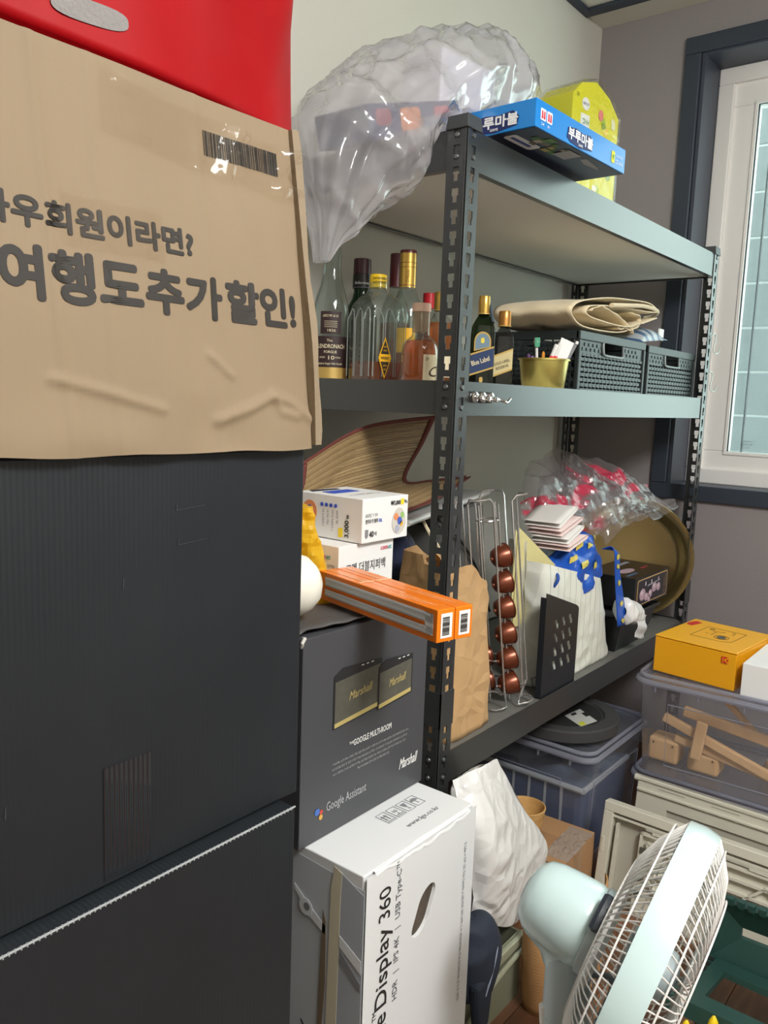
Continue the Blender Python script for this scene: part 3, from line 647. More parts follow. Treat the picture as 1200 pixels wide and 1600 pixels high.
# ---- white bag boxes
def carton(name, label, loc, size, m=WCARD, rotz=0.0, cat='box', group=None, bevel=.0012):
    o = thing(name, label, cat, loc, rotz, group); rbox((0, 0, 0), size).build('carton', m, o, bevel=bevel); return o
WB = mat('white_card', (232, 232, 231), rough=.5)
za = carton('bag_box', 'white box of double zipper bags standing behind the orange cartons', (-.308, .015, .927), (.150, .13, .094), WB, group='white household bag boxes')
F = fmat('-y', (0, 0, 0)); Fx = fmat('-x', (0, .13, 0)); Ft = fmat('top', (0, 0, .094))
CO = mat('logo_pink', (214, 70, 92)); TEAL = mat('teal_ink', (70, 160, 160)); NAVY = mat('navy_ink', (36, 52, 120)); YEL = mat('yellow_ink', (244, 214, 40)); BLU = mat('blue_ink', (52, 86, 196))
text(za, 'lettering', '코멧 더블지퍼백', .021, BLACKINK, F, .018, .044, width=.108)
text(za, 'lettering', 'Double Zipper Bags', .0125, GREYINK, F, .018, .026, width=.090)
text(za, 'logo', 'com', .013, CO, F, .112, .076, width=.020, bold=.01); text(za, 'logo', 'et', .013, TEAL, F, .1335, .076, width=.010, bold=.01)
text(za, 'logo', 'com', .013, CO, Fx, .080, .070, width=.020, bold=.01); text(za, 'logo', 'et', .013, TEAL, Fx, .1015, .070, width=.010, bold=.01)
text(za, 'fine_print', '~', .008, GREYINK, Fx, .105, .056, width=.014); text(za, 'fine_print', '~', .006, GREYINK, Fx, .105, .044, width=.012)
patch(za, 'colour_patch', TEAL, F, .055, .004, .072, .016); patch(za, 'picture_frame', mat('pale_patch', (214, 218, 222)), F, .082, .004, .102, .022)
zb = carton('bag_box', 'white box of household bags marked 3,000 on top of the zipper bag box', (-.262, .004, 1.0225), (.130, .152, .078), WB, 0.0, group='white household bag boxes')
Fx = fmat('-x', (0, .18, 0)); Ft = fmat('top', (0, 0, .078))
text(zb, 'lettering', '₩3,000', .011, BLACKINK, F, .078, .062, bold=.02, width=.027); patch(zb, 'colour_patch', YEL, F, .107, .061, .116, .072); text(zb, 'lettering', '~', .010, BLACKINK, F, .117, .063, width=.008)
text(zb, 'lettering', '~', .0085, GREYINK, F, .008, .046, width=.036); text(zb, 'lettering', '분리수거 봉투', .0085, BLACKINK, F, .008, .035, bold=.015, width=.034); text(zb, 'lettering', '50L', .0085, BLU, F, .044, .035, bold=.015, width=.010)
text(zb, 'lettering', '40', .015, BLACKINK, F, .019, .010, bold=.02, width=.012); text(zb, 'lettering', '매', .008, GREYINK, F, .033, .012); poly(zb, 'bin_sign', GREYINK, F, [(.008, .024), (.016, .024), (.016, .012), (.012, .008), (.008, .012)])
bagp = [(.103 + .020 * math.cos(a) * (1 - .12 * math.sin(a)), .032 + .024 * math.sin(a)) for a in [k * PI / 12 for k in range(24)]]
poly(zb, 'printed_bag', mat('print_bag', (205, 200, 190)), F, bagp); 
for c, x, z, r in (((224, 140, 90), .094, .040, .007), ((70, 96, 190), .104, .032, .0075), ((150, 190, 110), .112, .042, .006), ((226, 176, 70), .110, .026, .005), ((170, 172, 190), .098, .018, .007)):
    poly(zb, 'printed_bag', mat('pb_%d' % c[0], c), F, [(x + r * math.cos(a) * random.uniform(.7, 1.1), z + r * math.sin(a)) for a in [k * PI / 5 for k in range(10)]], off=.0011)
text(zb, 'lettering', '3,000', .014, BLACKINK, Fx, .150, .006, ang=PI / 2, bold=.025, width=.030) 
text(zb, 'lettering', '₩', .008, BLACKINK, Fx, .150, .040, ang=PI / 2)
patch(zb, 'colour_patch', YEL, Fx, .126, .006, .136, .022); text(zb, 'lettering', '~', .010, BLACKINK, Fx, .1355, .007, ang=PI / 2, width=.012)
for q in range(4):
    x = .085 + q * .011; poly(zb, 'bullet', BLU, Fx, [(x + .0036 * math.cos(a), .060 + .0036 * math.sin(a)) for a in [k * PI / 6 for k in range(12)]])
    text(zb, 'fine_print', '~', .0065, GREYINK, Fx, x + .002, .052, ang=-PI / 2, width=(.03, .026, .036, .022)[q])
patch(zb, 'colour_patch', BLU, Ft, .02, .085, .09, .115); text(zb, 'lettering', '~', .014, GREYINK, Ft, .02, .045, width=.085); poly(zb, 'opening', mat('slot_dark', (40, 42, 60)), Ft, [(.01, .13), (.08, .125), (.085, .138), (.02, .146)])
poly(zb, 'printed_bag', mat('pb_224', (224, 140, 90)), Fx, [(.055 + .018 * math.cos(a), .045 + .02 * math.sin(a)) for a in [k * PI / 8 for k in range(16)]]); poly(zb, 'printed_bag', mat('pb_70', (70, 96, 190)), Fx, [(.055 + .010 * math.cos(a), .044 + .012 * math.sin(a)) for a in [k * PI / 8 for k in range(16)]], off=.0011)
# ---- crumpled yellow plastic and a white dome
yb = thing('plastic_wrap', 'crumpled yellow plastic wrap stuffed beside the white bag boxes', 'wrap', (-.343, .056, .9285))
def yel(u, v):
    a = u * 2 * PI; z = .165 * v; r = .036 * (1 - .35 * v) * (1 + .2 * math.sin(3 * a)); x = r * math.cos(a) * 1.0 - .03 * v; y = r * 1.2 * math.sin(a); c = crease((x, y, z), 38, .012)
    return (x + c * math.cos(a), y + c * math.sin(a), z)
m = MB().grid(yel, 48, 24, wrapu=True); m.f.append(tuple(i * 24 for i in range(48))); m.f.append(tuple(i * 24 + 23 for i in range(48)))
m.build('wrap', clear('yellow_film', (252, 220, 90), haze=.8, hazecol=(255, 216, 60), rough=.35, gloss=.4), yb)
dm = thing('white_dome', 'white rounded plastic dome lying on the speaker box flap', 'plastic dome', (-.472, -.030, .9880))
DW = mat('ivory_plastic', (232, 229, 216), rough=.4)
MB().lathe([(.0, .052), (.018, .049), (.034, .040), (.045, .024), (.049, .004), (.047, -.004), (.046, -.006)], 36, Vector((.45, -.75, .35)).to_track_quat('Z', 'Y').to_matrix().to_4x4()).build('shell', DW, dm, smooth=True)
MB().lathe([(.050, -.006), (.0505, -.010), (.048, -.014), (.0, -.015)], 36, Vector((.45, -.75, .35)).to_track_quat('Z', 'Y').to_matrix().to_4x4()).build('rim', DW, dm, smooth=True)
# ================================================================== middle shelf: bottles
GLASS = clear('clear_glass', (232, 239, 236), haze=.06, hazecol=(200, 210, 208), rough=.02, gloss=1.3, ior=1.5, edge=2.6)
GREENG = clear('green_glass', (40, 120, 50), haze=.25, hazecol=(20, 90, 36), rough=.03, gloss=1.0, ior=1.5)
DARKG = clear('dark_green_glass', (120, 140, 96), haze=.2, hazecol=(44, 56, 40), rough=.03, gloss=1.0, ior=1.5)
SMOKE = clear('smoky_glass', (170, 172, 168), haze=.12, hazecol=(90, 92, 92), rough=.03, gloss=1.0, ior=1.5)
AMBER = clear('amber_spirit', (240, 160, 60), haze=.4, hazecol=(240, 146, 40), rough=.05, gloss=.4)
BROWNSP = clear('brown_spirit', (224, 140, 84), haze=.4, hazecol=(206, 118, 60), rough=.05, gloss=.4)
OLIVESP = clear('olive_spirit', (150, 140, 60), haze=.4, hazecol=(110, 104, 40), rough=.05, gloss=.4)
GOLDCAP = mat('gold_foil', (206, 168, 84), rough=.28, metal=.75); MAROON = mat('maroon_foil', (92, 26, 34), rough=.35, spec=.6); CREAML = mat('cream_label', (226, 214, 180), rough=.7); BROWNL = mat('brown_label', (48, 28, 30), rough=.55); GOLDL = mat('gold_label', (196, 164, 92), rough=.4, metal=.35); NAVYL = mat('navy_label', (30, 52, 92), rough=.5); YELP = mat('yellow_cap', (246, 206, 20), rough=.4); WOODC = mat('pale_cork', (226, 190, 168), rough=.6); BLACKC = mat('black_cap', (34, 30, 34), rough=.3)
BG_ = 'spirit bottles on the middle shelf'
def bottle(name, label, p, prof, glass, liquid=None, lm=None, n=32):
    o = thing(name, label, 'bottle', (p[0], p[1], MIDZ + .0005), facecam(p), BG_)
    MB().lathe(prof, n).build('glass', glass, o, smooth=True)
    if liquid:
        q = [(max(r - .003, .0005), max(z, .004)) for r, z in prof if z < liquid]; rl = next((r for (r, z) in prof if z >= liquid), prof[-1][0])
        q.append((q[-1][0] if q[-1][0] < rl else rl - .003, liquid)); q.append((.0005, liquid + .0002)); MB().lathe([(.0005, .004)] + q[1:], n).build('spirit', lm, o, smooth=True)
    return o
def wraplabel(o, name, m, r, z0, z1, a0, a1, off=.0007):
    MB().grid(lambda u, v: ((r + off) * math.sin(lerp(a0, a1, u)), -(r + off) * math.cos(lerp(a0, a1, u)), lerp(z0, z1, v)), 20, 3).build(name, m, o, smooth='all')
def cap(o, name, m, r, z0, z1, rib=False):
    return MB().lathe([(.0, z0), (r, z0), (r * 1.0, z0 + (z1 - z0) * .5), (r * .98, z1 - .001), (r * .93, z1), (.0, z1)], 28).build(name, m, o, smooth=True)
# 1 pot-still bottle, empty
r = .0405
o = bottle('whisky_bottle', 'clear whisky bottle with dark brown and gold labels beside the cardboard box', (.062, .387), [(.0, .0), (.037, .0), (r, .006), (r, .15), (.0395, .165), (.034, .188), (.026, .21), (.021, .235), (.0195, .262), (.021, .275), (.0195, .285), (.018, .30), (.0, .30)], GLASS)
wraplabel(o, 'lower_label', BROWNL, r, .028, .098, -1.15, 1.15); wraplabel(o, 'gold_band', GOLDL, r, .006, .030, -1.15, 1.15, .0012)
wraplabel(o, 'upper_label', BROWNL, r, .103, .152, -.58, .58)
text(o, 'lettering', 'GLENDRONACH', .0125, CREAML, None, -.036, .072, wrap=r + .001, width=.070, bold=.01); text(o, 'lettering', 'The', .008, CREAML, None, -.008, .086, wrap=r + .001)
text(o, 'lettering', 'FORGUE', .008, CREAML, None, -.014, .061, wrap=r + .001, width=.028, bold=.01); text(o, 'lettering', '10', .012, CREAML, None, -.007, .047, wrap=r + .001, width=.013, bold=.01); text(o, 'lettering', 'AGED', .005, CREAML, None, -.024, .050, wrap=r + .001); text(o, 'lettering', 'YEARS', .005, CREAML, None, .010, .050, wrap=r + .001)
text(o, 'lettering', 'Highland Single Malt Scotch', .0065, CREAML, None, -.032, .036, wrap=r + .001, width=.060, shear=.3)
text(o, 'lettering', '~', .0075, CREAML, None, -.018, .140, wrap=r + .001, width=.034, shear=.3); text(o, 'lettering', '1826', .008, CREAML, None, -.009, .108, wrap=r + .001, width=.018)
for z in (.130, .126, .122, .118): wraplabel(o, 'rule', CREAML, r, z, z + .0008, -.35, .35, .0014)
# 2 green bottle
o = bottle('whisky_bottle', 'green whisky bottle with a black neck label and dark cap', (.2, .416), [(.0, 0), (.036, 0), (.039, .006), (.039, .15), (.034, .178), (.0225, .20), (.019, .215), (.0205, .235), (.019, .27), (.0, .27)], GREENG, .12, OLIVESP)
cap(o, 'neck_label', mat('black_neck', (24, 24, 26), rough=.35), .0222, .225, .256); cap(o, 'cap', mat('dark_red_cap', (70, 34, 42), rough=.3), .0212, .256, .292)
text(o, 'lettering', 'Ballantines', .009, WHITEINK, None, -.019, .232, wrap=.0228, width=.036, shear=.3); cap(o, 'ring', GREYINK, .0226, .224, .2265)
# 3 square faceted bottle with yellow cap
p = (.090, .275)
o = thing('whisky_bottle', 'square faceted clear whisky bottle with a yellow cap and yellow diamond label', 'bottle', (p[0], p[1], MIDZ + .0005), facecam(p) + .62, BG_)
def sq(u, v, hw=.0475):
    zs = [(0, .90), (.006, 1), (.14, 1), (.166, .92), (.182, .70), (.192, .50), (.2, .455), (.214, .43)]
    x = v * (len(zs) - 1); i = min(int(x), len(zs) - 2); f = x - i; z = lerp(zs[i][0], zs[i + 1][0], f); s = lerp(zs[i][1], zs[i + 1][1], f)
    a = u * 2 * PI; ex = 7 if s > .75 else lerp(2.0, 7, max(0, (s - .45) / .3)); ca, sa = math.cos(a), math.sin(a); R = (abs(ca) ** ex + abs(sa) ** ex) ** (-1 / ex)
    if .012 < z < .165: R *= 1 + .016 * abs(math.sin(a * 6)) - .008
    if .120 < z < .165: R *= 1 + .012 * math.cos(z * 300 + 3 * abs(math.sin(a * 6)))
    return (ca * R * s * hw, sa * R * s * hw, z)
m = MB().grid(sq, 96, 43, wrapu=True); m.f.append(tuple(i * 43 for i in range(96))); m.build('glass', GLASS, o, smooth=True)
RIBG = clear('glass_rib', (240, 244, 242), haze=.4, hazecol=(222, 230, 228), rough=.05, gloss=1.5)
for face, org in (('-y', (0, -.0482, 0)), ('-x', (-.0482, 0, 0))):
    G_ = fmat(face, org)
    for cx in (-.030, 0.0, .030):
        pts = [(cx - .0125, .012), (cx - .0125, .135), (cx - .006, .152), (cx, .158), (cx + .006, .152), (cx + .0125, .135), (cx + .0125, .012)]
        MB().tube([G_ @ Vector((a, b, .0004 - (.0035 if b > .15 else .001 if b > .14 else 0))) for a, b in pts], .0013, 6).build('facet_rib', RIBG, o, smooth=True)
m = MB()
def sql(u, v):
    q = Vector(sq(u, .02 + v * .22)); return (q.x * .93, q.y * .93, .004 + v * .040)
m.grid(sql, 64, 4, wrapu=True); m.f.append(tuple(i * 4 for i in range(64))); m.f.append(tuple(i * 4 + 3 for i in range(64))); m.build('spirit', BROWNSP, o, smooth=True)
cap(o, 'cap', YELP, .0192, .204, .232)
for q in range(2): text(o, 'lettering', 'SUNTORY WHISKY', .0075, BLACKINK, None, -.030 + .005, .220 - q * .008, wrap=.0196, width=.034, bold=.01)
F = fmat('-y', (-.012, -.0495, .052), 0)
o2 = MB().prism([(-.017, 0), (0, -.044), (.017, 0), (0, .044)], .0, .0006, F).build('diamond_label', mat('amber_label', (240, 182, 24), rough=.5), o)
MB().prism([(-.0145, 0), (0, -.038), (.0145, 0), (0, .038)], .0006, .001, F).build('diamond_label', mat('dark_label', (40, 36, 30), rough=.5), o)
MB().prism([(-.0145, -.008), (.0145, -.008), (.0145, .008), (-.0145, .008)], .001, .0013, F).build('diamond_band', mat('amber_label', (240, 182, 24)), o)
text(o, 'lettering', 'WHISKY', .008, mat('dark_label', (40, 36, 30)), F, -.0115, -.003, width=.023, off=.0016, bold=.02)
for q in (.016, .024, -.016, -.024): text(o, 'lettering', 'SUNTORY', .005, mat('amber_label', (240, 182, 24)), F, -.007 * (1 - abs(q) / .05), q - .002, width=.015 * (1 - abs(q) / .045), off=.0014)
# 4 maroon capped bottle behind
o = bottle('wine_bottle', 'bottle with a long maroon foil neck behind the gold-necked bottle', (.302, .392), [(.0, 0), (.036, 0), (.038, .006), (.038, .17), (.03, .2), (.019, .222), (.015, .24), (.015, .30), (.0, .30)], GLASS, .15, BROWNSP)
cap(o, 'foil', MAROON, .0168, .238, .318)
# 5 gold-necked bottle
o = bottle('whisky_bottle', 'tall clear bottle with a long gold foil neck and maroon top', (.2, .279), [(.0, 0), (.040, 0), (.043, .006), (.0435, .14), (.042, .165), (.036, .183), (.026, .198), (.020, .212), (.0182, .225), (.018, .29), (.0, .29)], GLASS, .10, AMBER)
cap(o, 'neck_foil', GOLDCAP, .0192, .218, .298); cap(o, 'foil_top', MAROON, .0196, .294, .301); cap(o, 'foil_band', MAROON, .0195, .222, .2245); cap(o, 'foil_band', mat('foil_dark', (150, 112, 50), metal=.6, rough=.35), .0195, .262, .2645); cap(o, 'foil_band', mat('foil_dark', (150, 112, 50)), .0195, .272, .2745)
text(o, 'lettering', '~', .012, mat('foil_dark', (150, 112, 50)), None, .004, .229, ang=PI / 2, wrap=.0194, width=.026, shear=.3)
wraplabel(o, 'label', mat('amber_label', (240, 182, 24)), .0437, .07, .125, -.5, .5)
# 6 red capped bottle at the back
o = bottle('sauce_bottle', 'bottle with a bright red cap at the back of the shelf', (.402, .361), [(.0, 0), (.03, 0), (.031, .006), (.031, .15), (.02, .175), (.015, .19), (.015, .21), (.0, .21)], GLASS, .14, BROWNSP)
cap(o, 'cap', mat('red_cap', (196, 30, 44), rough=.4), .0165, .196, .234)
# 7 amber bottle, gold cap
o = bottle('whisky_bottle', 'amber whisky bottle with a gold cap partly behind the post', (.302, .256), [(.0, 0), (.036, 0), (.0385, .006), (.0385, .13), (.034, .148), (.022, .160), (.0125, .172), (.012, .2), (.0, .2)], GLASS, .148, AMBER)
cap(o, 'cap', GOLDCAP, .0152, .178, .2195); wraplabel(o, 'label', CREAML, .0387, .02, .085, -.7, .9); cap(o, 'neck_ring', GOLDL, .0158, .176, .179)
# 8 small amber bottle in front
r = .0385
o = bottle('whisky_bottle', 'small round amber bottle with a pale cork stopper and cream label, in front', (.068, .138), [(.0, 0), (.035, 0), (r, .006), (r, .066), (.037, .076), (.032, .086), (.024, .0925), (.0195, .097), (.018, .104), (.018, .148), (.0, .148)], GLASS, .088, AMBER)
cap(o, 'stopper', WOODC, .0195, .146, .163); wraplabel(o, 'label', CREAML, r, .006, .058, .18, 1.05); text(o, 'lettering', 'C', .03, mat('brown_ink', (80, 60, 40)), None, .014, .014, wrap=r + .001, shear=.4, sx=1.3); text(o, 'lettering', '~', .009, mat('brown_ink', (80, 60, 40)), None, .012, .046, wrap=r + .001, width=.007)
cap(o, 'neck_seal', clear('seal', (235, 222, 205), haze=.35, hazecol=(226, 200, 180)), .0185, .104, .147)
# 9, 10 rectangular blended bottles
def flatbottle(name, label, p, w, d, h, capm, glass, liq, lm, lab, border, words, capr, dark_inset=None, turn=0.0):
    o = thing(name, label, 'bottle', (p[0], p[1], MIDZ + .0005), facecam(p) + turn, BG_)
    def fn(u, v):
        zs = [(0, .94), (.005, 1), (h * .58, 1), (h * .66, .95), (h * .74, .66), (h * .80, .40), (h * .84, .30), (h * .92, .28)]
        x = v * (len(zs) - 1); i = min(int(x), len(zs) - 2); f = x - i; z = lerp(zs[i][0], zs[i + 1][0], f); s = lerp(zs[i][1], zs[i + 1][1], f)
        a = u * 2 * PI; ex = lerp(2, 6, min(1, max(0, (s - .3) / .5))); ca, sa = math.cos(a), math.sin(a); R = (abs(ca) ** ex + abs(sa) ** ex) ** (-1 / ex)
        dd = lerp(w * .3 * 1.0, d, min(1, max(0, (s - .28) / .6))) if s < .88 else d
        return (ca * R * w / 2 * s, sa * R * (dd / 2 if s >= .88 else max(dd / 2 * (1 if s > .5 else 1), 0) * (s if s > .5 else s / .6 * .6) * (1 if s > .5 else w / max(dd, 1e-6))), z)
    def fn2(u, v):
        q = Vector(fn(u, .02 + v * .48)); q.x *= .92; q.y *= .92; q.z = .004 + v * liq; return q
    m = MB().grid(fn, 48, 30, wrapu=True); m.f.append(tuple(i * 30 for i in range(48))); m.build('glass', glass, o, smooth=True)
    m = MB().grid(fn2, 32, 5, wrapu=True); m.f.append(tuple(i * 5 for i in range(32))); m.f.append(tuple(i * 5 + 4 for i in range(32))); m.build('spirit', lm, o, smooth=True)
    cap(o, 'cap', capm, capr, h * .80, h); cap(o, 'cap_ring', GOLDL, capr * 1.08, h * .80, h * .815)
    F = fmat('-y', (0, -d / 2 - .0008, 0))
    MB().prism([(-w * .47, .024), (w * .47, .042), (w * .47, .092), (-w * .47, .074)], 0, .0006, F).build('label_border', border, o)
    MB().prism([(-w * .47, .028), (w * .47, .046), (w * .47, .088), (-w * .47, .070)], .0006, .001, F).build('label', lab, o)
    return o, F
o, F = flatbottle('whisky_bottle', 'dark green blended whisky bottle with a slanted blue label, right beside the post', (.302, .133), .056, .044, .205, GOLDCAP, DARKG, .09, OLIVESP, NAVYL, GOLDL, 'Blue Label', .0130)
text(o, 'lettering', 'Blue Label', .016, CREAML, F, -.022, .046, ang=.33, width=.042, off=.0014, bold=.01)
pts = [(-.015, .080), (.015, .092)] + [(.015 * math.cos(a), .100 + .020 * math.sin(a)) for a in [k * PI / 8 for k in range(9)]]
MB().prism([(-.019, .080), (.019, .090)] + [(.019 * math.cos(a), .102 + .022 * math.sin(a)) for a in [k * PI / 10 for k in range(11)]], 0, .0006, F).build('shield_border', GOLDL, o)
MB().prism([(-.016, .083), (.016, .091)] + [(.016 * math.cos(a), .102 + .018 * math.sin(a)) for a in [k * PI / 10 for k in range(11)]], .0006, .001, F).build('shield', mat('blue_grey_label', (110, 134, 150), rough=.5), o)
patch(o, 'crest', GOLDL, F, -.004, .010, .004, .022, rad=.003)
patch(o, 'crest', mat('yellow_crest', (228, 206, 80)), F, -.004, .098, .004, .110, off=.0012, rad=.003)
MB().tube([(.011, .0, .19), (.016, -.004, .17), (.020, -.006, .15), (.022, -.008, .145)], .004, 6).build('neck_tag', mat('neck_tag', (60, 70, 80), rough=.4), o, smooth=True)
o, F = flatbottle('whisky_bottle', 'smoky whisky bottle with a slanted cream gold label and copper cap', (.374, .120), .048, .042, .178, mat('copper_cap', (196, 140, 74), rough=.3, metal=.7), SMOKE, .07, OLIVESP, mat('pale_gold_label', (206, 190, 140), rough=.5), GOLDL, 'Gold', .0148)
text(o, 'lettering', 'GOLD LABEL', .0095, BLACKINK, F, -.019, .050, ang=.33, width=.038, off=.0014); text(o, 'lettering', 'RESERVE', .0095, BLACKINK, F, -.014, .040, ang=.33, width=.030, off=.0014)

# ---- gold cup with pens and brushes
cpx = (.500, .078)
GOLDTIN = mat('brushed_gold_tin', (196, 182, 104), rough=.32, metal=.8)
cu_ = thing('gold_cup', 'small gold metal cup holding pens and a toothbrush on the shelf edge', 'cup', (cpx[0], cpx[1], MIDZ + .0005))
MB().lathe([(.0, .0), (.050, 0), (.0515, .002), (.060, .071), (.0625, .0725), (.0635, .071), (.0635, .075), (.0605, .0755), (.0585, .072), (.050, .004), (.0, .004)], 44).build('cup', GOLDTIN, cu_, smooth=True)
def stick(name, label, cat, pts, r, m, extra=None):
    o = thing(name, label, cat, (cpx[0], cpx[1], MIDZ + .005)); MB().tube(pts, r, 8).build('barrel', m, o, smooth=True); return o
rtv = Vector((.625, -.78, 0)); up = Vector((0, 0, 1)); bk = Vector((.776, .62, 0))
def cp(a, b, z): return tuple(rtv * a + bk * b + up * z)
GREENB = mat('green_handle', (52, 150, 110), rough=.4)
o = stick('toothbrush', 'white and green toothbrush standing in the gold cup', 'toothbrush', [cp(-.008, .01, .004), cp(-.016, .01, .06), cp(-.018, .012, .10)], .0035, mat('white_plastic', (235, 235, 232), rough=.35))
MB().tube([cp(-.018, .012, .098), cp(-.018, .012, .112), cp(-.0175, .012, .122)], [.004, .0085, .007], 8).build('head', mat('white_plastic', (235, 235, 232)), o, smooth=True); MB().box((-.006, -.008, .10), (.006, -.003, .122)).build('bristles', GREENB, o, loc=cp(-.018, .012, 0), rot=(0, 0, -.9))
for nm, lab, a, z1, r, mm in (('pen', 'dark purple pen with a rounded end in the gold cup', -.036, .083, .006, mat('purple_pen', (84, 52, 96), rough=.4)), ('pen', 'violet pen beside the dark purple one in the gold cup', -.026, .078, .005, mat('violet_pen', (140, 100, 150), rough=.4)), ('pencil', 'orange pencil in the gold cup', .0, .090, .004, mat('orange_pencil', (226, 150, 50), rough=.5))):
    o = stick(nm, lab, nm, [cp(a * .5, .02, .004), cp(a, .015, z1 - .006), cp(a * 1.04, .015, z1)], [r, r, r * .5], mm)
CHK = mat('checker_print', (220, 70, 70), rough=.5, var=1.0, vscale=220, dark=2.4)
for a, z1, lab in ((.014, .106, 'white tube with a red checked wrapper in the gold cup, leaning'), (.023, .110, 'white tube with a red checked wrapper in the gold cup, taller')):
    o = stick('pen', lab, 'pen', [cp(a * .3, -.01, .004), cp(a, -.012, .072), cp(a + .012, -.012, z1)], .005, mat('white_plastic', (235, 235, 232))); MB().tube([cp(a * .3 + (a * .7) * .8, -.0115, .058), cp(a + .002, -.012, .078)], .0055, 8).build('wrapper', CHK, o, smooth=True)
o = thing('card_packet', 'white folded card packet leaning in the gold cup', 'packet', (cpx[0], cpx[1], MIDZ + .005))
MB().hexa([cp(.020, .0, .05), cp(.048, .0, .05), cp(.048, .006, .05), cp(.020, .006, .05)], [cp(.040, .004, .125), cp(.072, .004, .112), cp(.072, .010, .112), cp(.040, .010, .125)]).build('packet', mat('white_packet', (236, 236, 234), rough=.5), o, bevel=.001)
MB().hexa([cp(.044, .007, .05), cp(.054, .007, .05), cp(.054, .012, .05), cp(.044, .012, .05)], [cp(.070, .011, .112), cp(.082, .011, .110), cp(.082, .016, .110), cp(.070, .016, .112)]).build('grey_side', mat('packet_grey', (110, 112, 116), rough=.5), o)
MB().tube([cp(.079, .012, .11), cp(.081, .012, .117)], .004, 8).build('tip', mat('white_packet', (236, 236, 234)), o, smooth=True)

# ---- woven plastic baskets
BSK = mat('basket_plastic', (38, 45, 46), rough=.4, spec=.45)
def weave(mb, F, w, z0, z1, pitch=.0235):
    r = 0; z = z0 + .004
    while z < z1 - .008:
        x = .014 + (pitch / 2 if r % 2 else 0)
        while x < w - .020:
            mb.prism([(x - .010, z), (x + .010, z), (x + .0105, z + .0035), (x + .010, z + .007), (x - .010, z + .007), (x - .0105, z + .0035)], -.001, .0032, F); x += pitch
        mb.prism([(.006, z + .0068), (w - .006, z + .0068), (w - .006, z + .0088), (.006, z + .0088)], -.002, .0008, F); z += .0128; r += 1
    x = .014 + pitch / 2
    while x < w - .012:
        mb.prism([(x - .002, z0), (x + .002, z0), (x + .002, z1), (x - .002, z1)], -.002, .0002, F); x += pitch
def basket(label, loc, w, d, h, turn):
    o = thing('basket', label, 'basket', loc, turn, 'woven plastic baskets')
    b = MB(); b.box((.004, .004, 0), (w - .004, d - .004, .004))
    b.box((.003, d - .006, 0), (w - .003, d - .003, h)).box((w - .006, .003, 0), (w - .003, d - .003, h)).build('body', BSK, o)
    f = MB()   # front frame with a hand grip opening
    f.box((0, 0, h - .022), (w, .012, h)).box((0, 0, 0), (.014, .012, h - .022)).box((w - .014, 0, 0), (w, .012, h - .022)).box((.014, 0, 0), (w - .014, .010, .010)); f.build('front_frame', BSK, o, bevel=.0025)
    wv = MB(); weave(wv, fmat('-y', (0, .006, 0)), w, .010, h - .052); wv.build('front_weave', BSK, o)['kind'] = 'stuff'
    g = MB(); g2 = MB(); g.prism([(.014, h - .055), (w * .34, h - .055), (w * .34, h - .02), (.014, h - .02)], -.002, .001, fmat('-y', (0, .006, 0))); g2.prism([(w * .64, h - .055), (w - .014, h - .055), (w - .014, h - .02), (w * .64, h - .02)], -.002, .001, fmat('-y', (0, .006, 0)))
    for q in range(2): 
        for j in range(9): (g, g2)[q].prism([((.03 if q == 0 else w * .66) + j * .0125 - .005, h - .048 + (j % 2) * .012), ((.03 if q == 0 else w * .66) + j * .0125 + .005, h - .048 + (j % 2) * .012), ((.03 if q == 0 else w * .66) + j * .0125 + .005, h - .040 + (j % 2) * .012), ((.03 if q == 0 else w * .66) + j * .0125 - .005, h - .040 + (j % 2) * .012)], 0, .003, fmat('-y', (0, .006, 0)))
    g.build('grip_side', BSK, o); g2.build('grip_side', BSK, o)
    MB().tube(curve([(w * .34, .004, h - .02), (w * .34, .002, h - .045), (w * .36, .001, h - .053), (w * .5, .001, h - .054), (w * .62, .001, h - .053), (w * .64, .002, h - .045), (w * .64, .004, h - .02)], 24), .0035, 8).build('grip_rim', mat('grip_edge', (120, 130, 130), rough=.3), o, smooth=True)
    s = MB(); s.box((0, .004, h - .022), (.012, d, h)).box((0, .004, 0), (.010, d, .010)).box((0, d - .014, 0), (.012, d, h)).box((.002, .004, .01), (.004, .012, h)); s.build('side_frame', BSK, o, bevel=.002)
    sv = MB(); weave(sv, fmat('-x', (.005, d, 0)), d, .010, h - .022, .026); sv.build('side_weave', BSK, o)['kind'] = 'stuff'
    s = MB().box((w - .012, .004, h - .022), (w, d, h)).box((0, d - .012, h - .022), (w, d, h)); s.build('rim', BSK, o, bevel=.002)
    return o
basket('dark woven plastic basket with a hand grip, under the folded tote bag', (.590, .030, MIDZ + .0005), .438, .26, .152, 0.0)
basket('dark woven plastic basket nearest the window post', (1.050, .030, MIDZ + .0005), .420, .26, .148, 0.0)
